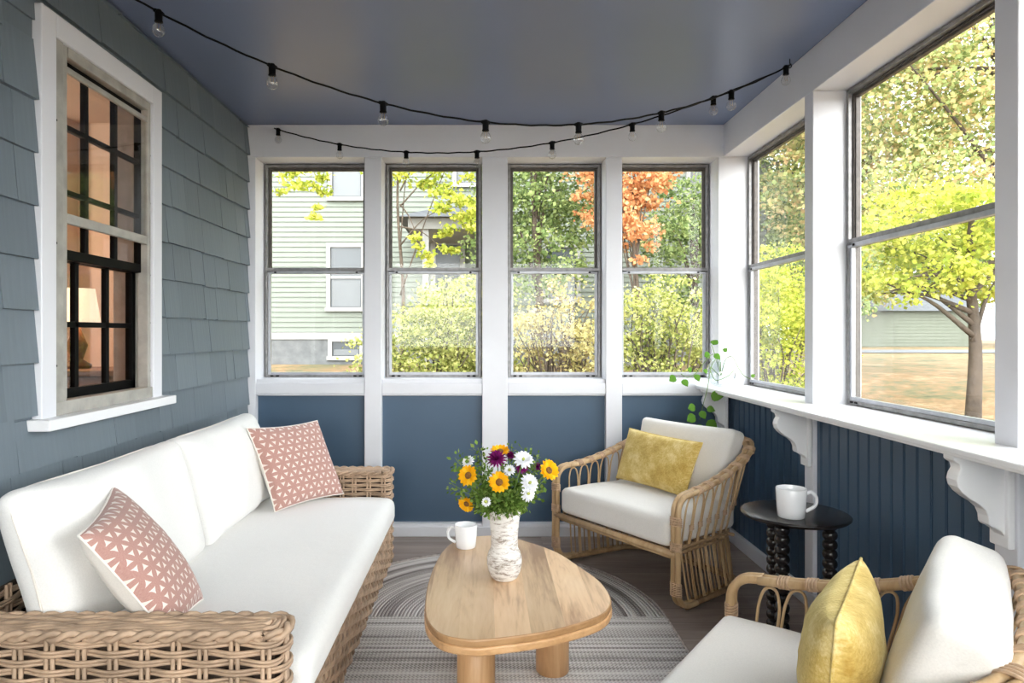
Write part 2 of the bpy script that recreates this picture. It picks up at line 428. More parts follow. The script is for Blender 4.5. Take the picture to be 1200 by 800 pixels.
# left shingle wall : individual shingle boards around the window opening
WY0, WY1, WZ0, WZ1 = 2.19, 2.885, .94, 2.19     # opening
def shingles():
    mb = MB(); rr = random.Random(3)
    rows = []; z = 1.61-.165*10
    while z < H: rows.append(z); z += .165
    for z in rows:
        y = YF-rr.random()*.15
        while y < YB:
            w = rr.choice([.11,.15,.18,.21,.25,.29]); y2 = min(y+w, YB)
            dz = rr.uniform(-.003,.003)
            z0 = max(0.001, z+dz); z1 = min(H-.001, z+.19)
            segs = [(z0, z1)]
            if y2-.001 > WY0-.03 and y < WY1+.03:      # clip against window
                segs = []
                if z0 < WZ0: segs.append((z0, min(z1, WZ0)))
                if z1 > WZ1: segs.append((max(z0, WZ1), z1))
                ya, yb = y, y2
                if y < WY0-.03 and y2 > WY0-.03 and not segs: segs = [(z0,z1)]; y2_ = WY0-.03; mb_y = (y, y2_)
                elif y < WY1+.03 and y2 > WY1+.03 and not segs: segs = [(z0,z1)]; mb_y = (WY1+.03, y2)
                else: mb_y = (y, y2)
            else: mb_y = (y, y2)
            for (a, c) in segs:
                if c-a < .004: continue
                full = 1 if a == z0 else 0
                xo = XL+.015+rr.uniform(-.0015,.003); xi = XL-.002
                if not full: xo = XL+.004
                g = .0010; ya, yb = mb_y
                tl = rr.uniform(-.0015,.0015)
                mb.obox([(XL-.012,ya+g,a),(xo,ya+g,a),(xo+tl,yb-g,a+rr.uniform(-.002,.002)),(XL-.012,yb-g,a),
                         (XL-.012,ya+g,c),(xi,ya+g,c),(xi,yb-g,c),(XL-.012,yb-g,c)])
            y = y2+.0001
    return mb
w = shingles()
# sheathing behind, with the opening left free
w.box(-1.56, XL-.006, YF-.05, WY0, 0, H); w.box(-1.56, XL-.006, WY1, YB+.18, 0, H)
w.box(-1.56, XL-.006, WY0, WY1, 0, WZ0); w.box(-1.56, XL-.006, WY0, WY1, WZ1, H)
struct(w.build('wall_left', M['shingle']))
# left window
def left_window():
    root = struct(empty('window_1', (XL, 2.54, .94)))
    L = V((XL, 2.54, .94))
    def mk(name, mat, boxes, parent=root, bevel=.003):
        m = MB()
        for q in boxes: m.box(q[0]-L.x, q[1]-L.x, q[2]-L.y, q[3]-L.y, q[4]-L.z, q[5]-L.z)
        return m.build(name, mat, parent, bevel=bevel)
    xf = -1.384
    mk('casing', M['white'], [(XL-.02,xf,2.137,2.212,.93,2.245),(XL-.02,xf,2.862,2.937,.93,2.245),(XL-.02,xf,2.212,2.862,2.17,2.245)])
    mk('window_sill', M['white_shelf'], [(XL-.02,-1.338,2.105,2.972,.905,.94)])
    mk('storm_frame', M['storm'], [(-1.44,-1.392,2.212,2.262,.94,2.17),(-1.44,-1.398,2.262,2.292,.94,2.17),(-1.44,-1.396,2.838,2.862,.94,2.17),
        (-1.44,-1.394,2.292,2.838,2.135,2.17),(-1.44,-1.388,2.212,2.862,.94,.985),(-1.48,-1.405,2.87,2.886,.95,2.18)])
    mk('storm_rail', M['storm'], [(-1.412,-1.398,2.292,2.838,2.085,2.105),(-1.415,-1.398,2.292,2.838,1.578,1.612)])
    mk('jamb', M['alu_light'], [(-1.56,-1.44,2.872,2.886,.94,2.19),(-1.56,-1.44,2.19,2.20,.94,2.19),(-1.56,-1.44,2.19,2.886,.94,.955)])
    mk('jamb_rivets', M['black'], [(-1.397,-1.3955,2.858,2.861,z,z+.004) for z in (1.05,1.25,1.45,1.75,1.95)]+[(-1.3925,-1.3905,2.222,2.226,z,z+.006) for z in (1.1,1.5,1.9)], bevel=0)
    # upper sash 3 x 3
    bx = [(-1.455,-1.425,2.215,2.262,1.46,2.17),(-1.455,-1.425,2.835,2.872,1.46,2.17),(-1.455,-1.425,2.215,2.872,2.12,2.17),(-1.455,-1.425,2.215,2.872,1.46,1.495)]
    for y in (2.46,2.655): bx.append((-1.45,-1.43,y-.011,y+.011,1.47,2.14))
    for z in (1.916,1.693): bx.append((-1.45,-1.43,2.22,2.86,z-.009,z+.009))
    s = mk('upper_sash', M['black'], bx, bevel=.002)
    mk('glass', M['pane_left'], [(-1.441,-1.439,2.22,2.865,1.47,2.16)], s, 0)
    bx = [(-1.495,-1.465,2.215,2.262,.955,1.50),(-1.495,-1.465,2.845,2.872,.955,1.50),(-1.495,-1.465,2.215,2.872,1.46,1.50),(-1.495,-1.465,2.215,2.872,.955,1.015)]
    for y in (2.467,2.668): bx.append((-1.49,-1.47,y-.012,y+.012,.96,1.49))
    bx.append((-1.49,-1.47,2.22,2.86,1.23,1.25))
    s = mk('lower_sash', M['black'], bx, bevel=.002)
    mk('glass', M['pane_left'], [(-1.481,-1.479,2.22,2.865,.97,1.49)], s, 0)
    mk('storm_glass', M['pane'], [(-1.407,-1.405,2.292,2.838,1.61,2.09)], root, 0)
left_window()
# the room behind the left window
m = MB()
m.box(-5.2,-5.1,-.5,4.3,0,2.6); m.box(-5.2,-1.56,4.2,4.3,0,2.6); m.box(-5.2,-1.56,-.6,-.5,0,2.6)
m.box(-2.18,-2.08,4.1,4.2,0,2.6); m.box(-2.62,-2.5,4.08,4.2,0,2.6); m.box(-3.3,-3.22,4.1,4.2,0,2.5)
struct(m.build('wall_inner_room', M['room_wall']))
m = MB(); m.box(-5.2,-1.56,-.6,4.3,-.1,0); struct(m.build('floor_inner_room', M['plaster_floor']))
m = MB(); m.box(-5.2,-1.50,-.6,4.25,2.5,2.6); struct(m.build('ceiling_inner_room', M['room_wall']))
def inner_things():
    t = tag(empty('dresser', (-2.12,3.84,0)), 'brown wooden dresser in the room behind the shingled wall window', 'dresser')
    m = MB(); m.box(-.35,.35,-.2,.2,.08,.98); m.build('body', M['room_wood'], t, bevel=.01)
    m = MB(); m.box(-.38,.38,-.22,.22,.98,1.01); m.build('top', M['room_wood'], t, bevel=.004)
    for x in (-.3,.3):
        for y in (-.15,.15):
            m = MB(); m.tube([(x,y,0),(x,y,.09)], .025); m.build('leg', M['room_wood'], t)
    for z in (.2,.48,.74):
        m = MB(); m.box(-.31,.31,-.215,-.2,z-.1,z+.12); d = m.build('drawer', M['room_wood'], t, bevel=.004)
        m = MB(); m.lathe([(0,0),(.015,.004),(.012,.02),(0,.024)], (0,-.215,z), 12, rot=Matrix.Rotation(PI/2,3,'X')); m.build('knob', M['filament'], d, True)
    t = tag(empty('table_lamp', (-2.30,3.86,1.01)), 'lit lamp with pale drum shade on the dresser behind the glass', 'lamp')
    m = MB(); m.lathe([(0,0),(.07,0),(.075,.02),(.03,.05),(.055,.13),(.02,.22),(.012,.28),(0,.28)], (0,0,0), 20); m.build('base', M['room_wood'], t, True)
    m = MB(); m.lathe([(.12,.25),(.09,.45),(.088,.45),(.118,.25),(.12,.25)], (0,0,0), 24); m.build('lamp_shade', M['lampshade'], t, True)
    t = tag(empty('floor_lamp', (-2.2,1.6,0)), 'floor lamp with pale shade inside the house room', 'lamp')
    m = MB(); m.lathe([(0,0),(.14,0),(.14,.02),(.015,.03),(.012,1.5),(0,1.5)], (0,0,0), 20); m.build('pole', M['black'], t, True)
    m = MB(); m.lathe([(.2,1.4),(.15,1.68),(.148,1.68),(.198,1.4),(.2,1.4)], (0,0,0), 24); m.build('lamp_shade', M['lampshade'], t, True)
inner_things()
for nm, loc, e in (('lamp_bulb_light',(-2.30,3.80,1.33),1.6),('floor_lamp_light',(-2.2,1.6,1.55),11),('room_fill_light',(-3.3,2.9,2.1),24)):  # last point light is an added fill; no pendant hangs in this room
    l = bpy.data.lights.new(nm, 'POINT'); l.energy = e; l.color = (1,.80,.62); l.shadow_soft_size = .12
    o = bpy.data.objects.new(nm, l); o.location = loc; C.objects.link(o)

# back wall ----------------------------------------------------------------
m = MB(); m.box(-1.46, 1.60, YB+.045, WP+.05, 0, .86); struct(m.build('wall_back', M['navy']))
m = MB(); m.box(-1.46, 1.66, YB, WP+.05, 2.257, H); struct(m.build('trim_1', M['white'], bevel=.003))      # frieze over the back windows
n_trim = 1
def trim(boxes, bevel=.004, mat='white'):
    global n_trim
    n_trim += 1; m = MB()
    for q in boxes: m.box(*q)
    return struct(m.build('trim_%d' % n_trim, M[mat], bevel=bevel))
studs = [(-1.408,-1.36),(-.712,-.610),(-.010,.142),(.727,.824),(1.397,1.62)]
for i, (a, c) in enumerate(studs):
    trim([(a, c, YB-.0, WP+.04, 0 if i < 4 else 0, 2.257)])
opens = [(-1.36,-.712),(-.610,-.010),(.142,.727),(.824,1.397)]
for (a, c) in opens:
    trim([(a, c, YB+.018, WP, .905, .935), (a, c, YB+.004, WP, .845, .912), (a,c,YB+.012,YB+.04,.835,.85)], .005)
m = MB(); m.box(-1.40,1.43,YB-.014,YB+.05,0,.058)
for (a,c) in opens: m.box(a,c,YB+.0,YB+.05,.05,.075)
struct(m.build('baseboard_back', M['white'], bevel=.004))

# window unit builder: along='x' (back wall) or 'y' (right wall)
n_win = 1
def window(a0, a1, plane, z0, z1, along, inward):
    """a0..a1 along the wall, plane coordinate, inward = sign towards the room on the other axis"""
    global n_win
    n_win += 1
    mid = (a0+a1)/2
    root = struct(empty('window_%d' % n_win, (mid, plane, z0) if along == 'x' else (plane, mid, z0)))
    def mk(name, mat, boxes, parent, bevel=.002):
        m = MB()
        for (p0,p1,d0,d1,q0,q1) in boxes:     # d: depth towards the room
            e0, e1 = sorted((d0*inward, d1*inward))
            if along == 'x': m.box(p0-mid,p1-mid,e0,e1,q0-z0,q1-z0)
            else: m.box(e0,e1,p0-mid,p1-mid,q0-z0,q1-z0)
        return m.build(name, mat, parent, bevel=bevel)
    zm = 1.587; g = .006
    def ring(p0,p1,q0,q1,w,d0,d1,wb=None):
        wb = wb or w
        return [(p0,p0+w,d0,d1,q0,q1),(p1-w,p1,d0,d1,q0,q1),(p0+w,p1-w,d0,d1,q1-w,q1),(p0+w,p1-w,d0,d1,q0,q0+wb)]
    mk('frame', M['alu'], ring(a0+g,a1-g,z0,z1-g,.017,-.02,.030), root)
    mk('frame_track', M['alu_dark'], ring(a0+.002,a1-.002,z0,z1,.009,-.03,.012)+ring(a0+g+.017,a1-g-.017,z0+.01,z1-g-.017,.009,-.02,.012), root)
    u = mk('upper_sash', M['alu_dark'], ring(a0+.026,a1-.026,zm-.008,z1-.028,.013,-.014,.006), root)
    mk('glass', M['pane'], [(a0+.03,a1-.03,-.005,-.002,zm,z1-.03)], u, 0)
    l = mk('lower_sash', M['alu_light'], ring(a0+.024,a1-.024,z0+.012,zm+.012,.016,.008,.026,.02)+[(a0+.024,a1-.024,.012,.034,zm-.012,zm+.006)], root)
    mk('glass', M['pane'], [(a0+.03,a1-.03,.014,.017,z0+.02,zm)], l, 0)
    mk('meeting_rail', M['alu'], [(a0+.02,a1-.02,.0,.030,zm+.006,zm+.026),(a0+.012,a0+.06,.026,.034,zm-.004,zm+.006),(a1-.06,a1-.012,.026,.034,zm-.004,zm+.006)], root)
    mk('latch', M['black'], [(p,p+.014,.03,.038,zm-.008,zm+.002) for p in (a0+.065,a1-.08)]+[(p,p+.02,.026,.034,z0+.006,z0+.014) for p in (a0+.04,a0+.075,a1-.06,a1-.095)], root)
    return root
for (a, c) in opens: window(a, c, WP, .935, 2.257, 'x', -1)

# right wall ---------------------------------------------------------------
m = MB(); m.box(XR, RP+.06, YF, YB, 2.262, H); struct(m.build('trim_frieze_right', M['white'], bevel=.003))
posts = [(3.042,2.964),(1.911,1.825),(.79,.71),(-.30,-.38)]
ropens = [(3.042,YB),(1.911,2.964),(.79,1.825),(-.30,.71),(YF,-.38)]
for (a, c) in posts: trim([(XR, RP+.04, c, a, .0, 2.262)], .004)
trim([(RP-.02, RP+.04, YB-.005, WP, .9, 2.262)])
for (a, c) in ropens: window(a, c, RP, .905, 2.262, 'y', -1)
def beadboard():
    mb = MB(); y = YF; xf = XR+.018
    while y < YB:
        y2 = min(y+.072, YB+.04)
        for (a, c, x) in ((y, y+.005, xf+.004), (y+.005, y2-.0, xf)):
            mb.box(x, RP-.02, a, c, .0, .875)
        # small bead beside groove
        mb.box(xf-.0025, xf+.004, y+.009, y+.012, 0, .875)
        y = y2
    return mb
struct(beadboard().build('wall_right', M['navy'])); 
m = MB(); m.box(XR-.004, XR+.02, YF, YB, 0, .075); struct(m.build('baseboard_right', M['white'], bevel=.006))
# shelf
sh = tag(empty('window_shelf', (1.43,1.4,.877)), 'long white shelf running under the right hand windows', 'shelf')
m = MB(); m.box(1.256-1.43, RP+.0-1.43, YF-1.4, YB-.004-1.4, .008, .025); m.build('board', M['white_shelf'], sh, bevel=.004)
m = MB(); m.box(1.264-1.43, -.15, YF-1.4, YB-.006-1.4, -.0, .010); m.build('edge_moulding', M['white_shelf'], sh, bevel=.003)
prof = [(0,0),(-.158,0),(-.158,-.012),(-.150,-.018),(-.142,-.022),(-.138,-.036),(-.146,-.050),(-.150,-.066),(-.146,-.084),(-.134,-.100),
        (-.114,-.116),(-.090,-.130),(-.072,-.146),(-.064,-.164),(-.062,-.184),(-.058,-.190),(-.044,-.196),(-.028,-.206),(-.020,-.216),(-.018,-.232),(-.008,-.240),(0,-.242)]
blabs = ['white scrolled bracket holding the shelf in the far corner behind the trailing plant',
         'white scrolled bracket under the shelf, above the black side table',
         'white scrolled bracket under the shelf at the right edge, nearest the viewer',
         ]
for i, y in enumerate((4.02, 3.003, 1.868)):
    r_ = tag(empty('shelf_bracket', (XR, y, .877)), blabs[i], 'bracket', 'scrolled shelf brackets')
    k = 1.0 if i else .95
    P = prof; hw = .022
    mb = MB(); n = len(P)
    vs = [(x*k, -hw, z) for x, z in P]+[(x*k, hw, z) for x, z in P]
    mb.add(vs, [tuple(range(n)), tuple(reversed(range(n, 2*n)))]+[((j+1) % n, j, n+j, n+(j+1) % n) for j in range(n)])
    mb.build('scroll', M['white_shelf'], r_, bevel=.003)
    mb = MB(); mb.box(-.02,-.001,-.036,.036,-.25,0); mb.build('back_plate', M['white_shelf'], r_, bevel=.004)
# front wall behind the camera : window band as at the far end
m = MB(); m.box(-1.46, RP, YF-.06, YF, 0, .85); m.box(-1.46,RP,YF-.06,YF,2.262,H); struct(m.build('wall_front', M['navy']))
for (a, c) in ((-1.408,-1.33),(-.04,.04),(1.35,1.60)): trim([(a,c,YF-.06,YF,.85,2.262)])
window(-1.33,-.04,YF-.03,.86,2.262,'x',1); window(.04,1.35,YF-.03,.86,2.262,'x',1)

# ------------------------------------------------------------------ rug
def rug():
    mb = MB(); cy = 2.9; a = .775; bb = .86; y0 = .95; th = .005
    o = tag(empty('braided_rug', (0,cy,0)), 'large grey and cream braided rug with a rounded far end under the coffee table', 'rug')
    # far cap (half ellipse): rings ; uv.x = distance, uv.y = along
    nr, na = 20, 48
    for i in range(nr):
        vs = []; uv = []
        for j in range(na+1):
            t = PI*j/na
            for q in (i/nr, (i+1)/nr):
                vs.append((a*q*math.cos(t), bb*q*math.sin(t), th)); uv.append((q*a*1.03+5, t*max(q,.05)*a))
        mb.add(vs, [(2*j, 2*j+1, 2*j+3, 2*j+2) for j in range(na)], 0, uv)
    ys = cy-y0
    mb.add([(-a,0,th),(-a,-ys,th),(a,-ys,th),(a,0,th)], [(0,1,2,3)], 0, [(0.01,0),(ys,0),(ys,2*a),(0.01,2*a)])
    # rim
    rim = [(a*math.cos(PI*j/na), bb*math.sin(PI*j/na)) for j in range(na+1)]+[(-a,-ys),(a,-ys)]
    n = len(rim)
    mb.add([(x,y,th) for x,y in rim]+[(x*1.004,y*1.004,0.0005) for x,y in rim], [(j,(j+1)%n,n+(j+1)%n,n+j) for j in range(n)], 0, [(0.3,j*.05) for j in range(n)]*2)
    mb.build('braided_field', M['rug'], o)
    e = MB(); pts = cat([(x,y,th-.001) for x,y in rim[:-2]], 1)
    e.tube([(a,-ys,th-.001)]+list(pts)+[(-a,-ys,th-.001)], .006, 6)
    e.tube([((a-.016)*math.cos(PI*j/na), (bb-.016)*math.sin(PI*j/na), th-.001) for j in range(na+1)], .006, 6)
    e.build('edge_braid', M['rugedge'], o, True)
M['rugedge'] = simple('rug_edge', (.36,.31,.28), .95, .35, 60, .4, 200, .003)
rug()
FZ = .005

# ------------------------------------------------------------------ sofa
def rrect(x0,x1,y0,y1,r,step):
    """arc-length sampled rounded rectangle, counter clockwise, with normals"""
    segs = []
    def arc(cx,cy,a0):
        n = max(3,int(r*PI/2/step)+1)
        return [(cx+r*math.cos(a0+PI/2*k/n), cy+r*math.sin(a0+PI/2*k/n)) for k in range(n)]
    pts = []
    pts += arc(x1-r,y0+r,-PI/2); 
    pts += [(x1,y0+r+(y1-y0-2*r)*k/max(1,int((y1-y0-2*r)/step))) for k in range(max(1,int((y1-y0-2*r)/step)))]
    pts += arc(x1-r,y1-r,0)
    n = max(1,int((x1-x0-2*r)/step)); pts += [(x1-r-(x1-x0-2*r)*k/n,y1) for k in range(n)]
    pts += arc(x0+r,y1-r,PI/2)
    n = max(1,int((y1-y0-2*r)/step)); pts += [(x0,y1-r-(y1-y0-2*r)*k/n) for k in range(n)]
    pts += arc(x0+r,y0+r,PI)
    n = max(1,int((x1-x0-2*r)/step)); pts += [(x0+r+(x1-x0-2*r)*k/n,y0) for k in range(n)]
    return pts
def weave(mb, pts, closed, z0, z1, sp=.074, pitch=.0225, rs=.0044, amp=.0085, top=None):
    P = [V((x,y,0)) for x,y in pts]; n = len(P)
    # arc lengths and normals
    L = [0]
    for i in range(1,n): L.append(L[-1]+(P[i]-P[i-1]).length)
    tot = L[-1]+((P[0]-P[-1]).length if closed else 0)
    k = max(2, round(tot/sp)); k += k % 2 if closed else 0
    sp = tot/k
    N = []
    for i in range(n):
        a = P[i-1] if (closed or i>0) else P[i]; c = P[(i+1)%n] if (closed or i<n-1) else P[i]
        d = (c-a).normalized(); N.append(V((d.y,-d.x,0)))
    z = z0+pitch/2; row = 0
    while z < z1-pitch*.4:
        ph = PI*(row % 2)
        for dz in (-rs*.98, rs*.98):
            jit = R.uniform(-.0012,.0012)
            mb.tube([P[i]+N[i]*(amp*math.cos(PI*L[i]/sp+ph))+V((0,0,z+dz+jit*math.sin(L[i]*9))) for i in range(n)], rs, 6, closed)
        z += pitch; row += 1
    # stakes
    for j in range(k+(0 if closed else 1)):
        s = j*sp
        i = min(range(n), key=lambda q: abs(L[q]-s))
        d = V((N[i].y,-N[i].x,0))*.0075
        for sg in (-1,1): mb.tube([P[i]+d*sg+V((0,0,z0)), P[i]+d*sg+V((0,0,z1))], .0055, 6)
SX0, SX1, SY0, SY1 = -1.375, -.480, 1.625, 3.655
def sofa():
    root = tag(empty('wicker_sofa', (-.93,2.64,0)), 'long wicker sofa with white cushions along the shingled wall', 'sofa')
    root_l = V((-.93,2.64,0))
    def B(mb, name, mat, parent=root, **kw):
        mb.v = [tuple(V(p)-root_l) for p in mb.v]
        return mb.build(name, mat, parent, **kw)
    st = .0125
    for nm, (y0,y1), lab in (('near', (SY0,SY0+.125), 'woven wicker arm at the near end'), ('far', (SY1-.125,SY1), 'woven wicker arm at the far end')):
        mb = MB(); pts = rrect(SX0+.01,SX1-.006,y0+.008,y1-.008,.035,st)
        weave(mb, pts, True, FZ+.0, .478)
        # rounded top: successive inset loops + braided rim
        for q in range(6):
            ins = .002+q*.0105; zz = .486+.006*math.sin(min(1,q/3)*PI/2)
            pp = rrect(SX0+.01+ins,SX1-.006-ins,y0+.008+ins,y1-.008-ins,max(.006,.035-ins),st)
            n = len(pp); L = 0; path = []
            for i in range(n):
                path.append((pp[i][0],pp[i][1],zz+.0035*math.cos(PI*L/.09+(q%2)*PI))); L += math.dist(pp[i],pp[(i+1)%n])
            mb.tube(path, .0062, 6, True)
        pp = rrect(SX0+.008,SX1-.004,y0+.006,y1-.006,.036,.012); n = len(pp); L = 0
        for ph in (0, PI):
            path = []; L = 0
            for i in range(n):
                cx, cy = (SX0+SX1)/2,(y0+y1)/2; a = V((pp[(i+1)%n][0]-pp[i-1][0],pp[(i+1)%n][1]-pp[i-1][1],0)).normalized(); nn = V((a.y,-a.x,0))
                path.append(V((pp[i][0],pp[i][1],.484))+nn*(.006*math.cos(2*PI*L/.09+ph))+V((0,0,.0085*math.sin(2*PI*L/.09+ph)))); L += math.dist(pp[i],pp[(i+1)%n])
            mb.tube(path, .008, 7, True)
        arm = B(mb, 'arm', M['wicker'], smooth=True)
        mb = MB(); mb.box(SX0+.032,SX1-.028,y0+.030,y1-.030,FZ+.004,.478); B(mb, 'arm_shade_core', M['wicker_in'], arm)  # dark block added inside the arm for the shade between strands
    # front apron
    mb = MB(); n = int((SY1-SY0-.25)/.0125)
    pts = [(SX1-.012, SY0+.125+(SY1-SY0-.25)*k/n) for k in range(n+1)]
    weave(mb, pts, False, FZ, .238)
    fr = B(mb, 'front_apron', M['wicker'], smooth=True)
    mb = MB(); mb.box(SX1-.045,SX1-.032,SY0+.13,SY1-.13,FZ+.004,.232); B(mb, 'shade_liner', M['wicker_in'], fr)
    # back panel
    mb = MB(); n = int((SY1-SY0-.25)/.03)
    pts = [(SX0+.030, SY0+.125+(SY1-SY0-.25)*k/n) for k in range(n+1)]
    weave(mb, pts, False, .22, .50, sp=.09)
    bp = B(mb, 'back_panel', M['wicker'], smooth=True)
    mb = MB(); mb.box(SX0,SX0+.014,SY0+.13,SY1-.13,FZ+.004,.49); B(mb, 'shade_liner', M['wicker_in'], bp)
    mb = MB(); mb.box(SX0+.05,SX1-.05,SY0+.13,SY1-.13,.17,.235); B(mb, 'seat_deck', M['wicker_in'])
    # seat cushion
    cx, cy = (SX0+.06+SX1+.028)/2, (SY0+SY1)/2; hw = (SX1+.028-SX0-.06)/2; hd = (SY1-SY0-.27)/2
    mb = MB(); zc = .238; hh = .066
    rbox(mb, hw, hd, hh, .05, crown=.026, n=30, f=lambda q: V((q.x+cx, q.y+cy, q.z+zc+hh)), wr=.006, seed=3)
    c = weld(B(mb, 'seat_cushion', M['linen'], smooth=True))
    # back cushions
    tilt = math.radians(17)
    for (y0,y1,sd,tw) in ((1.748,2.600,1,.02),(2.612,3.515,5,-.015)):
        mb = MB(); hy = (y1-y0)/2; yc = (y0+y1)/2; hz = .225; ht = .075
        def f(q, yc=yc, tw=tw):
            # q: x along sofa, y = up, z = thickness (front)
            up = q.y; th = q.z
            x = th*math.cos(tilt)-up*math.sin(tilt); z = th*math.sin(tilt)+up*math.cos(tilt)
            return V((-1.160+x+tw*q.x, yc+q.x, .585+z-.0))
        rbox(mb, hy, hz, ht*.62, .045, crown=.075, n=34, f=f, wr=.022, seed=sd, pinch=.045)
        bc = weld(B(mb, 'back_cushion', M['linen'], smooth=True))
        mb = MB(); n = 40; pts = []
        for k in range(n):
            a = 2*PI*k/n; e = .22
            cx_, sx_ = math.cos(a), math.sin(a)
            px = math.copysign(abs(cx_)**e, cx_)*(hy+.001); py = math.copysign(abs(sx_)**e, sx_)*(hz+.001)
            u, v = px/hy, py/hz
            px *= 1-.045*max(0,1-v*v); py *= 1-.045*max(0,1-u*u)
            pts.append(f(V((px,py,.0))))
        mb.tube(pts, .003, 6, True); B(mb, 'piping', M['cream'], bc, smooth=True)
sofa()

# ------------------------------------------------------------------ pillows
def pillow(name, corners, T, mats, label, group=None, flip=False, piping=None, pinch=.07, seed=0):
    BL,BR,TR,TL = [V(c) for c in corners]; ctr = (BL+BR+TR+TL)/4
    nrm = ((BR-BL)+(TR-TL)).cross((TL-BL)+(TR-BR)).normalized()
    if flip: nrm = -nrm
    n = 28; mb = MB()
    def pos(u, v):
        u2 = u*(1-pinch*(1-v*v)); v2 = v*(1-pinch*(1-u*u)); a = (u2+1)/2; c = (v2+1)/2
        return BL*(1-a)*(1-c)+BR*a*(1-c)+TR*a*c+TL*(1-a)*c
    def g(k): t = -1+2*k/n; return math.sin(t*PI/2)*.5+t*.5
    for s, mi in ((1,0),(-1,1)):
        vs = []; uv = []
        for i in range(n+1):
            for j in range(n+1):
                u, v = g(i), g(j); p = pos(u, v)
                t = T*(max(0,(1-u**2)*(1-v**2)))**.42*(1+.10*noise.noise(V((u*1.6+seed, v*1.6, s))))
                t += .003*noise.noise(V((u*5+seed,v*5,s*3)))*(1-u*u)*(1-v*v)
                vs.append(p+nrm*t*s-ctr); uv.append(((u+1)/2+.001,(v+1)/2+.001))
        fs = [(i*(n+1)+j,(i+1)*(n+1)+j,(i+1)*(n+1)+j+1,i*(n+1)+j+1) for i in range(n) for j in range(n)]
        if (s < 0) != flip: fs = [tuple(reversed(f)) for f in fs]
        mb.add(vs, fs, mi, uv)
    o = mb.build(name, mats, None, smooth=True); o.location = ctr
    tag(o, label, 'pillow', group)
    e = MB(); pts = []
    N = 16
    for (u0,v0,u1,v1) in ((-1,-1,1,-1),(1,-1,1,1),(1,1,-1,1),(-1,1,-1,-1)):
        for k in range(N): t = k/N; pts.append(pos(u0+(u1-u0)*t, v0+(v1-v0)*t)-ctr)
    e.tube(pts, .0035, 6, True); e.build('piping', piping or mats[1], o, True)
    return o
pillow('throw_pillow', [(-.955,3.12,.392),(-.715,3.475,.392),(-.865,3.545,.755),(-1.108,3.19,.765)], .075, [M['petals'],M['cream']],
       'pink petal print throw pillow at the far end of the sofa by the back wall', 'pink printed throw pillows', seed=1)
pillow('throw_pillow', [(-.82,1.79,.400),(-.86,2.09,.395),(-1.125,2.07,.745),(-1.01,1.70,.705)], .075, [M['petals'],M['cream']],
       'pink petal print throw pillow at the near end of the sofa, behind the wicker arm', 'pink printed throw pillows', seed=4)

# ------------------------------------------------------------------ coffee table
def coffee_table():
    O = V((.10,2.27,FZ)); zt = .40
    root = tag(empty('coffee_table', O), 'low light oak coffee table with rounded triangular top and thick round legs', 'table')
    out = [(.024,2.734),(-.078,2.70),(-.139,2.592),(-.171,2.40),(-.181,2.174),(-.171,1.988),(-.149,1.895),(-.1076,1.83),(-.034,1.802),(.0295,1.810),(.150,1.845),(.2495,1.895),(.336,1.96),(.378,2.035),(.390,2.118),(.378,2.234),(.334,2.365),(.267,2.531),(.163,2.662),(.085,2.722)]
    P = [V((p[0],p[1],0))-V((O.x,O.y,0)) for p in out]
    S = cat(P, 5, True); S = [V((p.x,p.y,0)) for p in S]; S.reverse() if False else None
    cen = sum(S, V())/len(S)
    def slab(z0, z1, grow, rr, mat, nm):
        mb = MB(); n = len(S); rings = [(-rr*.9+grow,z0),(-rr*.3+grow,z0+rr*.3),(grow,z0+rr),(grow,z1-rr),(-rr*.3+grow,z1-rr*.3),(-rr+grow,z1)]
        vs = []
        for (g, z) in rings:
            for p in S:
                d = (p-cen); vs.append(p+d.normalized()*g+V((0,0,z-O.z)))
        fs = []
        for i in range(len(rings)-1):
            for k in range(n): fs.append((i*n+k,(i+1)*n+k,(i+1)*n+(k+1)%n,i*n+(k+1)%n))
        mb.add(vs, fs, 1); mb.add(vs[-n:], [tuple(reversed(range(n)))], 0); mb.add(vs[:n], [tuple(range(n))], 1)
        o = weld(mb.build(nm, mat, root)); return o
    slab(zt-.021, zt, .0, .004, [M['oak'],M['oak_side_reflection']], 'tabletop')
    slab(zt-.044, zt-.021, .002, .005, [M['oak_edge'],M['oak_edge']], 'tabletop_underlayer')
    for (x, y) in ((-.024,2.115),(.245,2.44),(-.035,2.52)):
        mb = MB(); mb.lathe([(.056,0),(.059,.004),(.059,.347),(.056,.347)], (x-O.x,y-O.y,0), 48); mb.build('leg', M['oak_leg'], root, True)
M['oak_side_reflection'] = wood('oak_side_reflection', (.42,.235,.105), (.30,.16,.07), (.52,.31,.15), axis=0, rough=.4)  # darker rim band: the reflection on the edge, painted into the wood colour
coffee_table()

# ------------------------------------------------------------------ mugs, vase
def mug(loc, ang, s, label):
    r0 = .043*s; h = .086*s
    o = MB(); o.lathe([(0,0),(r0*.80,0),(r0*.86,.003),(r0*.92,h*.3),(r0,h-.002),(r0-.001,h),(r0-.003,h),(r0-.004,h-.003),(r0*.85,h*.3),(r0*.78,.006),(0,.005)], (0,0,0), 40)
    m = o.build('mug', M['mug'], None, True); m.location = loc; m.rotation_euler = (0,0,ang)
    tag(m, label, 'mug', 'white coffee mugs')
    hb = MB(); pts = cat([(r0*.93,0,h*.80),(r0*1.25,0,h*.88),(r0*1.58,0,h*.70),(r0*1.48,0,h*.42),(r0*.92,0,h*.22)], 6)
    hb.tube(pts, .0052*s, 10); hb.build('handle', M['mug'], m, True)
mug((-.068,2.585,.4001), PI*1.02, 1.0, 'white coffee mug on the wooden coffee table beside the vase')
mug((1.103,2.45,.5501), -.25, 1.22, 'white coffee mug on the black round side table')
VC = V((.068,2.255,.4002))
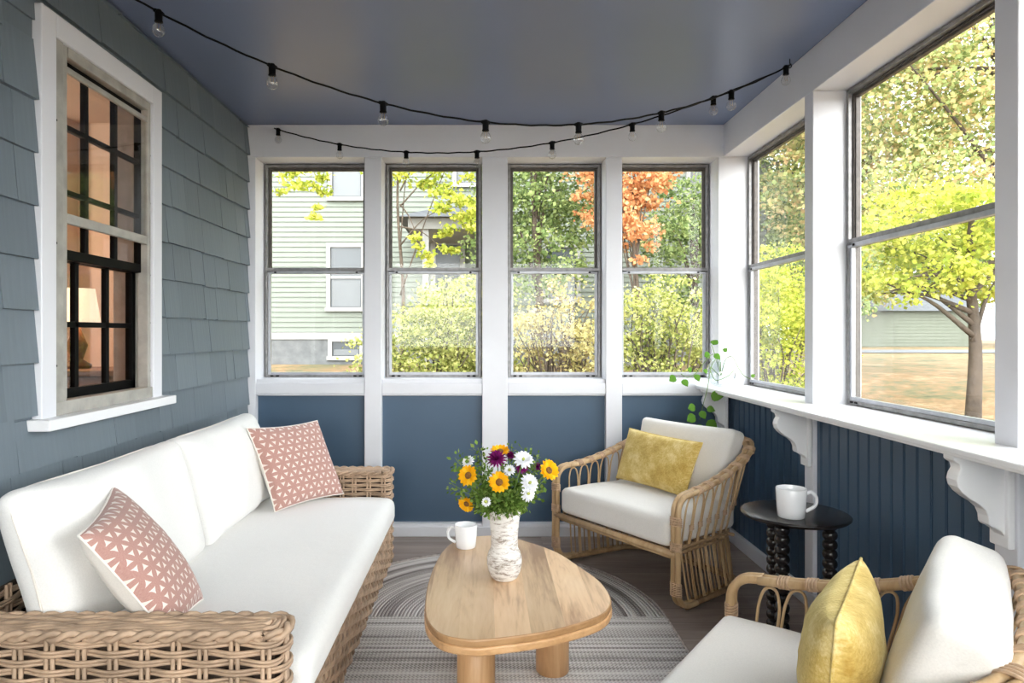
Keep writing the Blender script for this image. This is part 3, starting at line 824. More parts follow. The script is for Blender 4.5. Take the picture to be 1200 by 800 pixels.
mb = MB(); mb.lathe([(0,0),(.036,0),(.042,.005),(.052,.025),(.0575,.05),(.0575,.07),(.052,.088),(.045,.102),(.0435,.118),(.045,.15),(.049,.19),(.0535,.222),(.0545,.230),(.052,.232),(.0495,.226),(.045,.19),(.041,.15),(.040,.118),(.048,.085),(.05,.05),(.03,.01),(0,.008)], (0,0,0), 48)
v = mb.build('vase', M['vase'], None, True); v.location = VC; tag(v, 'whitewashed textured clay vase on the coffee table, full of flowers', 'vase')

# flowers: heads placed in the bunch, stems meet inside the vase mouth
def stemline(mb, tip, root=V((0,0,.19))):
    mid = (tip+root)/2+V((tip.x*.10,tip.y*.1,.02))
    return cat([root+V((tip.x*.12,tip.y*.12,0)), V((tip.x*.25,tip.y*.25,.245)), mid, tip], 5)
def basis(d):
    d = d.normalized(); a = d.orthogonal().normalized(); return d, a, d.cross(a)
def flower(kind, tip, d, label, s=1.0):
    s *= 1.13
    rnd = random.Random(int(tip.x*1000)+int(tip.z*777))
    root = empty({'sun':'sunflower','mum':'purple_chrysanthemum','daisy':'white_daisy'}[kind], VC)
    tag(root, label, 'flower', 'flowers in the vase')
    m = MB(); m.tube(stemline(m, tip-d.normalized()*.005), .0022, 6); m.build('stem', M['stem'], root, True)
    D, A, Bv = basis(d); pm = MB()
    def petal(ang, r0, r1, w, lift, curl=0):
        u = A*math.cos(ang)+Bv*math.sin(ang); t = D.cross(u)
        p0 = tip+u*r0; p3 = tip+u*r1+D*lift
        pm1 = tip+u*(r0*.55+r1*.45)+D*(lift*.45+curl)
        pm2 = tip+u*(r0*.2+r1*.8)+D*(lift*.8+curl)
        vs = [p0-t*w*.3,p0+t*w*.3,pm1+t*w*.5,pm1-t*w*.5,pm2+t*w*.36,pm2-t*w*.36,p3]
        pm.add(vs, [(0,1,2,3),(3,2,4,5),(5,4,6)])
    if kind == 'sun':
        for lay, nn in ((0,15),(1,13)):
            for k in range(nn): petal(2*PI*k/nn+lay*.2+rnd.uniform(-.08,.08), .007*s, (.031-.004*lay+rnd.uniform(-.002,.002))*s, .0125*s, (.004+.007*lay)*s, .002)
        pm.build('petals', M['sun'], root)
        m = MB(); rot = Matrix((A,Bv,D)).transposed()
        m.lathe([(0,-.006*s),(.009*s,-.004*s),(.0105*s,.002*s),(.008*s,.006*s),(.003*s,.0055*s),(0,.004*s)], tip, 18, rot=rot); m.build('disc', M['sundisc'], root, True)
    elif kind == 'mum':
        for lay in range(5):
            nn = 16-2*lay
            for k in range(nn): petal(2*PI*k/nn+lay*.3, .002, (.027-.0045*lay)*s, .006*s, (.003+.006*lay)*s, .001)
        pm.build('petals', M['purple'], root)
    else:
        for lay in range(3):
            nn = 14-2*lay
            for k in range(nn): petal(2*PI*k/nn+lay*.25+rnd.uniform(-.1,.1), .003, (.030-.005*lay)*s, .0095*s, (.002+.007*lay)*s, .002)
        pm.build('petals', M['daisy'], root)
        m = MB(); m.lathe([(0,0),(.005,.002),(.004,.007),(0,.009)], tip+D*.004, 10, rot=Matrix((A,Bv,D)).transposed()); m.build('disc', M['stemc'], root, True)
M['stemc'] = simple('daisy_centre', (.42,.45,.10), .8)
def px(x, y, d): return V(((x-567)*d/800, d, 1.21-(y-390)*d/800))-VC
cam = V((0,0,1.21))-VC
def face(dx, dz, up=.15): return V((dx, -1, dz+.35+up))
flower('sun', px(549,557,2.20), face(-.5,-.1), 'sunflower at the left of the bouquet, facing the viewer')
flower('sun', px(585,565,2.155), face(-.05,-.1), 'sunflower in the middle of the bouquet, above the vase rim')
flower('sun', px(643,551,2.19), face(.55,0), 'sunflower at the right edge of the bouquet')
flower('sun', px(547,590,2.23), face(-.5,-.9), 'small drooping sunflower low on the left of the bouquet', .85)
flower('sun', px(586,529,2.29), V((0,-.3,1)), 'sunflower at the top of the bouquet, tilted up')
flower('mum', px(582,538,2.22), face(-.1,.4), 'large purple chrysanthemum below the top sunflower', 1.15)
flower('mum', px(611,548,2.24), face(.2,.2), 'purple chrysanthemum between the white daisies', .8)
flower('mum', px(630,547,2.27), face(.6,.2), 'small dark purple flower left of the right sunflower', .55)
flower('mum', px(598,534,2.30), face(.1,.8), 'small purple flower beside the top sunflower', .6)
flower('daisy', px(613,539,2.20), face(.2,.5), 'white daisy at the upper right of the bouquet', 1.05)
flower('daisy', px(620,566,2.19), face(.5,.1), 'white daisy at the right, under the upper daisies', 1.0)
flower('daisy', px(618,578,2.18), face(.6,-.3), 'lowest white daisy on the right, near the vase rim', .85)
flower('daisy', px(597,551,2.20), face(0,.1), 'small white daisy behind the middle sunflower', .6)
flower('daisy', px(549,541,2.25), face(-.6,.4), 'white blossom high on the left of the bouquet', .7)
flower('daisy', px(570,588,2.16), face(-.3,-.1), 'small white blossom resting over the vase rim', .5)
sprigs = [(533,536,2.25),(528,566,2.23),(560,524,2.30),(541,548,2.33),(556,575,2.17),(575,570,2.2),(596,582,2.15),(607,575,2.17),(632,532,2.27),(618,524,2.31),(600,520,2.36),(590,575,2.3),(606,560,2.30),(566,550,2.25),(640,560,2.3),(560,590,2.18),(566,560,2.32),(628,580,2.3),(583,587,2.17),(600,590,2.16)]
for k, (x, y, d) in enumerate(sprigs):
    tip = px(x,y,d); root = empty('greenery_sprig', VC)
    side = 'left' if x < 575 else ('right' if x > 605 else 'middle')
    hgt = 'top' if y < 545 else 'base'
    tag(root, 'feathery green sprig at the %s of the %s side of the bouquet' % (hgt, side) if side != 'middle' else 'feathery green sprig at the %s of the bouquet, in the middle' % hgt, 'sprig', 'greenery sprigs, %s %s' % (side, hgt))
    m = MB(); line = stemline(m, tip); m.tube(line, .0013, 5); m.build('stem', M['stem'], root, True)
    lm = MB(); rnd = random.Random(k)
    for q in range(210):
        t = rnd.uniform(.22,1); p = line[min(len(line)-1,int(t*(len(line)-1)))]
        off = V((rnd.gauss(0,1),rnd.gauss(0,1),rnd.gauss(0,1)))
        off = off.normalized()*rnd.uniform(.004,.034)
        c = p+off; dd = off.normalized(); sd = dd.orthogonal().normalized()
        sd = Matrix.Rotation(rnd.uniform(0,6.28),3,dd) @ sd
        L = rnd.uniform(.009,.021); W = L*.34
        lm.add([c,c+dd*L*.5+sd*W,c+dd*L,c+dd*L*.5-sd*W], [(0,1,2,3)])
    lm.build('leaves', M['sprig'], root)

# ------------------------------------------------------------------ side table
def side_table():
    root = tag(empty('side_table', (1.148,2.52,0)), 'small black round side table with three bobbin turned legs', 'table')
    m = MB(); m.lathe([(0,.530),(.165,.530),(.180,.534),(.188,.541),(.189,.546),(.186,.5485),(.180,.55),(0,.55)], (0,0,0), 64); m.build('tabletop', M['ebony'], root, True)
    for th in (-15,105,225):
        c = (.118*math.cos(math.radians(th)), .118*math.sin(math.radians(th)), 0)
        pr = [(0,0),(.016,0)]; z = .004; nb = 15; hgt = (.53-.008)/nb
        for k in range(nb):
            for j in range(1,8):
                a = PI*j/8; pr.append((.0135+.0125*math.sin(a), z+hgt*(1-math.cos(a))/2))
            z += hgt; pr.append((.0135, z))
        pr += [(.018,.530),(0,.530)]
        m = MB(); m.lathe(pr, c, 20); m.build('leg', M['ebony'], root, True)
side_table()

# ------------------------------------------------------------------ rattan armchairs
def armchair(loc, rz, label, zoff=0.0):
    root = tag(empty('rattan_armchair', loc, rz), label, 'chair', 'rattan armchairs')
    # level curves as function of u in [-1,1] (left front .. back .. right front)
    def lev(hf, hb, yf, yb, rc):
        # polyline: front -> back corner (rounded) -> other
        pts = [V((hf,yf,0)), V((hf+(hb-hf)*.33,yf+(yb-yf)*.3,0)), V((hf+(hb-hf)*.7,yf+(yb-yf)*.62,0)), V((hb-.005,yb-rc,0)), V((hb-rc*.35,yb-rc*.35,0)), V((hb-rc*1.1,yb,0)), V((0,yb+.012,0))]
        full = pts+[V((-p.x,p.y,0)) for p in reversed(pts[:-1])]
        S = cat(full, 10); L = [0]
        for i in range(1,len(S)): L.append(L[-1]+(S[i]-S[i-1]).length)
        def at(u):
            s = (u+1)/2*L[-1]
            for i in range(1,len(S)):
                if L[i] >= s:
                    t = (s-L[i-1])/max(1e-9,L[i]-L[i-1]); return S[i-1].lerp(S[i],t)
            return S[-1]
        return at
    top = lev(.398,.358,.035,.67,.12); waist = lev(.372,.335,.03,.52,.10); base = lev(.392,.350,.06,.545,.10)
    def ztop(p):
        y = p.y; t = max(0,min(1,(y-.03)/.65)); return .492+.03*t+.155*t**2.1
    # legs with double canes
    for s in (1,-1):
        mb = MB()
        for dx in (-.0125,.0125):
            mb.tube(cat([(s*.392+dx,.13,.020),(s*.394+dx,.07,.022),(s*.398+dx,.022,.045),(s*.400+dx,.0,.10),(s*.400+dx,.0,.25),(s*.400+dx,.0,.41),(s*.400+dx,.008,.462),(s*.399+dx,.040,.494),(s*.397+dx,.09,.504)], 6), .0125, 12)
        mb.build('front_leg', M['cane'], root, True)
    mb = MB()
    for off in (-.013,.013):
        pts = []
        for k in range(61):
            u = -1+.05+k*(1.90/60); p = top(u); q = top(min(1,u+.01))-top(max(-1,u-.01)); nn = V((q.y,-q.x,0)).normalized()
            pts.append(p+nn*off+V((0,0,ztop(p)+.006)))
        mb.tube(pts, .0125, 12)
    mb.build('top_rail', M['cane'], root, True)
    mb = MB()
    for off in (-.011,.011):
        pts = []
        for k in range(61):
            u = -1+k*(2/60); p = base(u); q = base(min(1,u+.01))-base(max(-1,u-.01)); nn = V((q.y,-q.x,0)).normalized()
            pts.append(p+nn*off+V((0,0,.0165)))
        mb.tube(pts, .0125, 8)
    mb.build('base_rail', M['cane_dark'], root, True)
    mb = MB(); mb.tube([waist(-1+k*(2/60))+V((0,0,.262)) for k in range(61)], .0095, 8)
    mb.tube([waist(-1+k*(2/60))+V((0,0,.242)) for k in range(61)], .0075, 8); mb.build('waist_rail', M['cane_dark'], root, True)
    mb = MB(); mb.tube([(-.40,.0,.252),(.40,.0,.252)], .015, 10); mb.tube([(-.40,.014,.232),(.40,.014,.232)], .010, 8)
    mb.build('front_seat_rail', M['cane'], root, True)
    mb = MB()
    for k in range(7):
        y = .06+k*.065; x = .36
        mb.tube([(-x,y,.255),(x,y,.255)], .008, 6)
    mb.build('seat_slats', M['cane_dark'], root, True)
    # hoops
    nh = 24; us = [-1+.045+k*(1.91/nh) for k in range(nh+1)]
    for k in range(nh):
        u0, u1 = us[k]+.006, us[k+1]-.006; um = (u0+u1)/2
        def P(u, z):
            if z >= .26:
                a, c = waist(u), top(u); zt = ztop(c); t = min(1, max(0,(z-.26)/(zt-.26))); q = a.lerp(c, t)
            else:
                a, c = base(u), waist(u); t = min(1,max(0,(z-.015)/(.245))); q = a.lerp(c, t**.8)
            return q+V((0,0,z))
        zt = ztop(top(um))-.012
        path = [P(u0,.016),P(u0,.10),P(u0,.19),P(u0,.26),P(u0,.34),P(u0,zt-.075),P(u0+(um-u0)*.12,zt-.04),P(u0+(um-u0)*.45,zt-.010),P(um,zt-.001),P(u1-(u1-um)*.45,zt-.010),P(u1-(u1-um)*.12,zt-.04),P(u1,zt-.075),P(u1,.34),P(u1,.26),P(u1,.19),P(u1,.10),P(u1,.016)]
        mb = MB(); mb.tube(cat(path,4), .0042, 7); mb.build('spindle_hoop', M['cane_dark'] if False else M['cane'], root, True)
        # extra thin rod below the waist
        mb = MB(); mb.tube([P(um,.016),P(um,.13),P(um,.25)], .0037, 6); mb.build('lower_spindle', M['cane_dark'], root, True)
    # bindings
    def bind(a, bb, r, rx, nrm=None, turns=5):
        a, bb = V(a), V(bb); d = (bb-a); mb = MB(); T, A_, B_ = basis(d)
        if nrm is not None: A_ = (nrm-T*nrm.dot(T)).normalized(); B_ = T.cross(A_)
        pts = []; n = turns*14
        for i in range(n+1):
            t = i/n; an = 2*PI*turns*t; pts.append(a+d*t+A_*math.cos(an)*rx+B_*math.sin(an)*r)
        mb.tube(pts, d.length/turns*.46, 6); mb.build('binding', M['binding'], root, True)
    for s in (1,-1):
        for z in (.285,.395): bind((s*.4,0,z-.02),(s*.4,0,z+.02), .0145,.0275, V((1,0,0)))
        bind((s*.4,0.0,.075),(s*.4,0,.135), .0145,.0275, V((1,0,0)), 8)
    for k in range(1,nh):
        u = us[k]; p = top(u); q = top(u+.006); p1 = p+V((0,0,ztop(p)+.006)); p2 = q+V((0,0,ztop(q)+.006))
        d = (p2-p1).normalized()*.016; side = V((d.y,-d.x,0)).normalized()
        bind(p1-d, p1+d, .0145,.0275, side, 4)
        a = waist(u).lerp(top(u), .34); z = .26+.34*(ztop(top(u))-.26)
        w = (waist(min(1,u+.01))-waist(max(-1,u-.01))).normalized()
        bind(a+V((0,0,z-.012)), a+V((0,0,z+.012)), .0065,.012, w, 4)
    # cushions
    mb = MB(); hh = .066
    rbox(mb, .362, .262, hh, .032, crown=.012, n=24, f=lambda q: V((q.x*(1-.10*(q.y+.262)/.524), q.y+.252, q.z+.269+hh)), wr=.004, seed=2)
    weld(mb.build('seat_cushion', M['linen_warm'], root, True))
    tilt = math.radians(16)
    def f(q):
        up = q.y; th = -q.z
        return V((q.x*(1+.03*up/.2), .535+th*math.cos(tilt)+up*math.sin(tilt), .545-th*math.sin(tilt)+up*math.cos(tilt)))
    mb = MB(); rbox(mb, .290, .19, .060, .030, crown=.026, n=26, f=f, wr=.010, seed=9, pinch=.03)
    weld(mb.build('back_cushion', M['linen_warm'], root, True))
    return root
c2 = armchair((.602,3.262,.005), math.atan2(-.83,.555), 'rattan armchair with white cushions in the far corner by the side table')
c1 = armchair((.487,1.685,.005), math.atan2(-.80,-.60), 'rattan armchair with white cushions in the near right foreground')
def chairpt(c, x, y, z):
    bq = Matrix.Rotation(c.rotation_euler[2], 4, 'Z'); return bq @ V((x,y,z))+V(c.location)
pillow('lumbar_pillow', [chairpt(c2,-.29,.33,.425),chairpt(c2,.21,.29,.425),chairpt(c2,.23,.39,.675),chairpt(c2,-.28,.42,.685)], .060, [M['velvet'],M['velvet']],
       'mustard yellow lumbar pillow on the armchair in the far corner', 'mustard yellow lumbar pillows', seed=2, pinch=.05)
pillow('lumbar_pillow', [chairpt(c1,-.13,.34,.42),chairpt(c1,.28,.37,.42),chairpt(c1,.297,.395,.69),chairpt(c1,-.126,.375,.69)], .078, [M['velvet'],M['velvet']],
       'mustard yellow lumbar pillow on the armchair in the near right foreground', 'mustard yellow lumbar pillows', seed=6, pinch=.05)

# ------------------------------------------------------------------ string lights
def string(A, B, sag, bulbs, label, name='string_light', end=False):
    A, B = V(A), V(B); root = tag(empty(name, A), label, 'string lights', 'festoon string lights')
    def at(t): return A.lerp(B,t)-V((0,0,4*sag*t*(1-t)))-A
    mb = MB(); n = 90
    mb.tube([at(k/n)+V((0,0,.0015*math.sin(k*1.7))) for k in range(n+1)], .0038, 8); mb.build('cable', M['blackplastic'], root, True)
    for pxx in bulbs:
        lo, hi = 0, 1
        for _ in range(40):
            t = (lo+hi)/2; p = at(t)+A
            if p.x/p.y*800+567 < pxx: lo = t
            else: hi = t
        p = at(t); d = (at(min(1,t+.01))-at(max(0,t-.01))).normalized()
        s = MB(); s.lathe([(0,.008),(.008,.008),(.0115,.003),(.0125,-.004),(.012,-.028),(.0135,-.030),(.0135,-.034),(0,-.034)], p, 16)
        s.tube([p-d*.018, p-d*.01, p+d*.01, p+d*.018], [.005,.008,.008,.005], 8)
        s = s.build('socket', M['blackplastic'], root, True)
        g = MB(); g.lathe([(.0095,-.034),(.0115,-.040),(.0175,-.048),(.0208,-.058),(.0195,-.069),(.013,-.078),(.004,-.082),(0,-.082)], p, 20)
        g = g.build('bulb', M['bulb'], s, True)
        fm = MB(); fm.tube([p+V(q) for q in ((-.003,0,-.036),(-.006,0,-.052),(-.002,0,-.062),(.002,.002,-.054),(.006,0,-.062),(.004,0,-.036))], .0009, 5); fm.build('filament', M['filament'], s, True)
string((-1.38,2.2,2.44),(1.385,3.08,2.42),.405,(186,319,449,569,678,775,857,921),'near black string light crossing the ceiling from the upper left corner')
string((-1.245,4.055,2.425),(1.385,3.10,2.42),.255,(326,398,476,559,647,741,836),'far black string light sagging just in front of the back wall')
for (p, lab) in (((1.385,3.09,2.45),'small dark ceiling hook at the right wall holding both string lights'),((-1.38,2.2,2.45),'small dark ceiling hook over the shingled wall')):
    mb = MB(); mb.tube(cat([(0,0,0),(0,0,-.02),(.008,0,-.032),(0,0,-.042),(-.008,0,-.034)],5), .0022, 6)
    h = mb.build('ceiling_hook', M['hook'], None, True); h.location = p; tag(h, lab, 'hook')

# ------------------------------------------------------------------ pothos in a glass bowl
BC = V((1.372,3.95,.9022))
mb = MB(); mb.lathe([(.0,.002),(.035,.0),(.055,.012),(.078,.045),(.084,.075),(.078,.110),(.060,.138),(.058,.150),(.066,.160),(.064,.160),(.056,.149),(.058,.137),(.075,.109),(.081,.075),(.075,.046),(.052,.015),(0,.006)], (0,0,0), 36)
bw = mb.build('glass_bowl', M['bowl'], None, True); bw.location = BC; tag(bw, 'clear round glass bowl on the white shelf in the far corner', 'bowl')
pl = tag(empty('pothos_plant', BC), 'trailing green pothos plant growing from the glass bowl on the shelf', 'plant')
def pw(x, y, d): return V(((x-567)*d/800, d, 1.21-(y-390)*d/800))-BC
vines = [[pw(845,440,3.95),pw(842,424,3.93),pw(836,415,3.86),pw(828,421,3.82),pw(818,435,3.80),pw(806,442,3.78),pw(798,438,3.76)],
         [pw(845,440,3.94),pw(843,420,3.90),pw(834,428,3.78),pw(829,455,3.72),pw(824,474,3.70),pw(820,492,3.70)],
         [pw(845,440,3.95),pw(850,422,3.93),pw(858,418,3.9),pw(866,432,3.85),pw(872,440,3.80),pw(880,444,3.75)],
         [pw(845,440,3.95),pw(840,424,3.93),pw(836,410,3.90),pw(834,404,3.88)],
         [pw(843,440,3.95),pw(832,430,3.9),pw(838,445,3.86),pw(852,441,3.85),pw(860,434,3.88)]]
for vn in vines:
    m = MB(); m.tube(cat(vn,6), .0022, 6); m.build('vine', M['stem'], pl, True)
lv = [(835,404,3.87,.05,(.1,.2)),(832,414,3.85,.045,(-.6,-.3)),(838,414,3.84,.045,(.4,-.6)),(792,441,3.76,.05,(-.8,-.5)),(801,444,3.77,.048,(.3,-.7)),(816,438,3.79,.045,(.2,-.8)),(811,434,3.79,.035,(-.5,.2)),(826,432,3.8,.03,(.2,-.8)),(833,463,3.70,.065,(.9,-.1)),(815,476,3.69,.05,(-.8,-.2)),(822,481,3.68,.05,(.3,-.9)),(829,477,3.69,.045,(.9,-.5)),(815,487,3.68,.06,(-.9,-.5)),(830,492,3.67,.07,(.6,-.8)),(822,497,3.68,.05,(-.3,-.9)),(848,412,3.88,.03,(.4,.5)),(880,441,3.74,.025,(.5,.2))]
for (x,y,d,L,dr) in lv:
    p = pw(x,y,d); u = V((dr[0],-.25,dr[1])).normalized(); s = u.cross(V((.2,-1,.3))).normalized(); nn = u.cross(s).normalized()
    pts = []; prof_ = [(0,0),(.12,.34),(.32,.46),(.6,.38),(.85,.16),(1,0)]
    vs = [p+u*(L*a)+nn*(-.12*L*a*a) for a,_ in prof_]+[p+u*(L*a)+s*(w_*L)+nn*(.08*L-.12*L*a*a) for a,w_ in prof_]+[p+u*(L*a)-s*(w_*L)+nn*(.08*L-.12*L*a*a) for a,w_ in prof_]
    m = MB(); fs = []
    for i in range(5): fs += [(i,i+1,6+i+1,6+i),(i+1,i,12+i,12+i+1)]
    m.add(vs, fs); m.build('leaf', M['pothos'], pl, True)

# ------------------------------------------------------------------ outdoors
def gz(x, y):
    r = math.hypot(x, y); t = max(0,min(1,(r-5)/9.5)); return -.10+.67*t*t*(3-2*t)
mb = MB(); nx = 70; xs = [-40+110*i/nx for i in range(nx+1)]; ys = [-25+95*i/nx for i in range(nx+1)]
vs = [(x,y,gz(x,y)-.05 if not(-6<x<2.5 and -3<y<5.5) else -.25) for x in xs for y in ys]
mb.add(vs, [(i*(nx+1)+j,(i+1)*(nx+1)+j,(i+1)*(nx+1)+j+1,i*(nx+1)+j+1) for i in range(nx) for j in range(nx)])
g = mb.build('lawn', M['ground'], None, True); struct(g); 
mb = MB()
for i in range(24):
    x0 = 9+i*2.5; x1 = x0+2.5; f0 = 24.0-.05*x0; f1 = 24.0-.05*x1
    mb.add([(x0,f0,gz(x0,f0)-.03),(x1,f1,gz(x1,f1)-.03),(x1,f1+3,gz(x1,f1+3)+.0),(x0,f0+3,gz(x0,f0+3)+.0)], [(0,1,2,3)])
o = mb.build('street', M['asphalt']); struct(o)

def clap(mb, x0, x1, y, z0, z1, pitch=.11, mi=0):
    z = z0
    while z < z1:
        t = min(z+pitch, z1); mb.add([(x0,y-.022,z),(x1,y-.022,z),(x1,y,t),(x0,y,t),(x0,y,z),(x1,y,z)], [(0,1,2,3),(5,1,0,4)][:2], mi); z += pitch
def ext_window(root, L, x0, x1, z0, z1, y, split=True, blind=True):
    m = MB(); t = .09
    for q in ((x0-t,x0,z0,z1+t),(x1,x1+t,z0,z1+t),(x0,x1,z1,z1+t),(x0-.03-t,x1+.03+t,z0-t,z0)): m.box(q[0]-L.x,q[1]-L.x,y-.09-L.y,y-L.y,q[2]-L.z,q[3]-L.z)
    if split: m.box(x0-L.x,x1-L.x,y-.07-L.y,y-L.y,(z0+z1)/2-.03-L.z,(z0+z1)/2+.03-L.z)
    f = m.build('window', M['extwhite'], root)
    m = MB(); m.box(x0-L.x,x1-L.x,y-.035-L.y,y-.03-L.y,z0-L.z,z1-L.z); m.build('pane', M['extglass'], f)
    if blind:
        m = MB(); m.box(x0+.03-L.x,x1-.03-L.x,y-.045-L.y,y-.036-L.y,z0+.02-L.z,z0+(z1-z0)*.45-L.z); m.build('blind', M['curtain'], f)
def house():
    L = V((-2,15,.5)); root = tag(empty('house', L), 'pale green clapboard house with white trim seen through the back windows', 'house')
    Y = 15; x0, x1 = -11, 6.2
    m = MB(); clap(m, x0-L.x, x1-L.x, 0, 1.21-L.z+0.02, 7.6-L.z); m.build('siding', M['siding'], root)
    m = MB(); m.box(x0-L.x,x1-L.x,.02,7,.2-L.z,7.6-L.z); m.build('wall', M['siding'], root)
    m = MB(); m.box(x0-L.x,x1-L.x,-.06,.02,1.07-L.z,1.22-L.z); m.build('water_table', M['extwhite'], root)
    m = MB(); m.box(x0-L.x,x1-L.x,-.03,.03,-.3,1.09-L.z); m.build('foundation', M['stone'], root)
    m = MB(); m.add([(x0-.5-L.x,-.6,7.5-L.z),(x1+.5-L.x,-.6,7.5-L.z),(x1+.5-L.x,3.5,10.4-L.z),(x0-.5-L.x,3.5,10.4-L.z),(x0-.5-L.x,7.6,7.5-L.z),(x1+.5-L.x,7.6,7.5-L.z)], [(0,1,2,3),(3,2,5,4)]); m.build('roof', M['roof'], root)
    k = Y/800
    def wx(a): return (a-567)*k
    def wz(a): return 1.21-(a-390)*k
    ext_window(root, L, wx(388), wx(424), wz(360), wz(290), Y)
    ext_window(root, L, wx(390), wx(424), wz(231), wz(165), Y)
    ext_window(root, L, wx(390), wx(422), wz(417), wz(400), Y, False)
    ext_window(root, L, wx(300), wx(262), wz(360), wz(290), Y) if False else None
    ext_window(root, L, wx(535), wx(565), wz(215), wz(150), Y)
    ext_window(root, L, wx(808), wx(838), wz(232), wz(165), Y)
    ext_window(root, L, wx(640), wx(675), wz(350), wz(290), Y)
    # entrance canopy
    cx0, cx1 = (478-567)*12.9/800, (590-567)*12.9/800; zc = 1.21+(390-268)*12.9/800
    m = MB(); m.box(cx0-L.x,cx1-L.x,12.9-L.y,0,zc-L.z,zc+.22-L.z); m.build('canopy_beam', M['extwhite'], root)
    m = MB(); m.obox([(cx0-.2-L.x,12.7-L.y,zc+.2-L.z),(cx1+.2-L.x,12.7-L.y,zc+.2-L.z),(cx1+.2-L.x,0,zc+.2-L.z),(cx0-.2-L.x,0,zc+.2-L.z),(cx0+.5-L.x,13.7-L.y,zc+.55-L.z),(cx1-.5-L.x,13.7-L.y,zc+.55-L.z),(cx1-.5-L.x,0,zc+.6-L.z),(cx0+.5-L.x,0,zc+.6-L.z)]); m.build('canopy_roof', M['roof'], root)
    for xx in ((499-567)*13/800, (586-567)*13/800):
        m = MB(); m.box(xx-.06-L.x,xx+.06-L.x,12.95-L.y,13.07-L.y,.1-L.z,zc-L.z); m.build('column', M['extwhite'], root)
    m = MB(); m.box(wx(505)-L.x,wx(545)-L.x,-.12,-.02,1.1-L.z,wz(275)-L.z); d = m.build('door', M['extwhite'], root)
    m = MB(); m.box(wx(511)-L.x,wx(539)-L.x,-.14,-.12,1.9-L.z,wz(288)-L.z); m.build('pane', M['extglass'], d)
house()
def house2():
    L = V((22,34,.5)); root = tag(empty('garage', L), 'low grey green clapboard garage across the yard through the right window', 'building')
    X0, X1 = 18.5-L.x, 24.3-L.x
    m = MB(); m.box(X0,X1,.02,5,-.3,2.35-.5); m.build('wall', M['siding2'], root)
    m = MB(); clap(m, X0, X1, 0, -.1, 2.35-.5, .16); m.build('siding', M['siding2'], root)
    m = MB(); m.add([(X0-.4,-.4,1.8),(X1+.4,-.4,1.8),(X1+.4,2.5,3.0),(X0-.4,2.5,3.0),(X0-.4,5.4,1.8),(X1+.4,5.4,1.8)],[(0,1,2,3),(3,2,5,4)]); m.build('roof', M['roof'], root)
    m = MB(); m.box(X0-.02,X0+.1,-.04,.05,-.3,1.85); m.box(X1-.1,X1+.02,-.04,.05,-.3,1.85); m.build('corner_board', M['extwhite'], root)
house2()

def leaves(mb, centers, n, size, rnd, flat=1.0):
    """centers: (x,y,z,rx,ry,rz)"""
    wts = [c[3]*c[4]*c[5] for c in centers]; n = int(n*2.5); size *= .64
    cl = []
    for _ in range(max(30, n//55)):
        c = rnd.choices(centers, wts)[0]
        while True:
            d = V((rnd.uniform(-1,1),rnd.uniform(-1,1),rnd.uniform(-1,1)))
            if d.length <= 1: break
        if rnd.random() < .45 and d.length > .1: d = d.normalized()*rnd.uniform(.85,1.18)
        m_ = (c[3]*c[4]*c[5])**(1/3)*rnd.uniform(.12,.30)
        cl.append((c[0]+d.x*c[3], c[1]+d.y*c[4], c[2]+d.z*c[5], m_*rnd.uniform(.8,1.6), m_, m_*rnd.uniform(.4,.8)))
    for _ in range(n):
        c = rnd.choice(cl)
        p = V((c[0]+rnd.gauss(0,.75)*c[3], c[1]+rnd.gauss(0,.75)*c[4], c[2]+rnd.gauss(0,.75)*c[5]))
        u = V((rnd.gauss(0,1),rnd.gauss(0,1),rnd.gauss(0,.6)-.2)).normalized(); s = u.orthogonal().normalized()
        s = Matrix.Rotation(rnd.uniform(0,6.28),3,u) @ s; L = size*rnd.uniform(.6,1.3); W = L*.42
        mb.add([p, p+u*L*.45+s*W, p+u*L, p+u*L*.45-s*W], [(0,1,2,3)])
def tree(name, x, y, h, blobs, n, size, mat, label, cate, trunk_r=.12, group=None, seed=0, nb=6, twigs=0, lean=0, trunk=True):
    rnd = random.Random(seed+11); z0 = gz(x,y)-.06
    root = empty(name, (x,y,z0)); tag(root, label, cate, group)
    if trunk:
        mb = MB(); top = V((lean,0,h*.85)); mb.tube(cat([(0,0,0),(lean*.2+.05,.03,h*.3),(lean*.5-.04,0,h*.6),top],5), [trunk_r*(1-.7*i/15) for i in range(16)], 10)
        mb.build('trunk', M['trunk'], root, True)
        mb = MB()
        for k in range(nb):
            b_ = rnd.choice(blobs); t = rnd.uniform(.35,.8); s = V((lean*t,0,h*.85*t)); e = V((b_[0],b_[1],b_[2]))+V((rnd.gauss(0,.3)*b_[3],rnd.gauss(0,.3)*b_[4],rnd.gauss(0,.3)*b_[5]))
            mid = s.lerp(e,.5)+V((0,0,.1)); pts = cat([s,mid,e],5); mb.tube(pts, [trunk_r*.38*(1-.8*i/10) for i in range(11)], 6)
        mb.build('branches', M['trunk'], root, True)
    if twigs:
        mb = MB()
        for k in range(twigs):
            a = rnd.uniform(0,6.28); b_ = rnd.choice(blobs); e = V((b_[0]+rnd.gauss(0,.5)*b_[3],b_[1]+rnd.gauss(0,.5)*b_[4],b_[2]+rnd.uniform(-.2,.9)*b_[5]))
            s = V((e.x*.3+rnd.gauss(0,.12),e.y*.3+rnd.gauss(0,.12),0)); mid = s.lerp(e,.55)+V((rnd.gauss(0,.1),rnd.gauss(0,.1),.1))
            mb.tube(cat([s,mid,e],4), [.016*(1-.75*i/8) for i in range(9)], 5)
        mb.build('twigs', M['trunk'], root, True)
    mb = MB(); leaves(mb, blobs, n, size, rnd); mb.build('foliage', M[mat], root)
    return root
SH = 'shrubs beyond the back windows'; TR = 'trees around the yard'
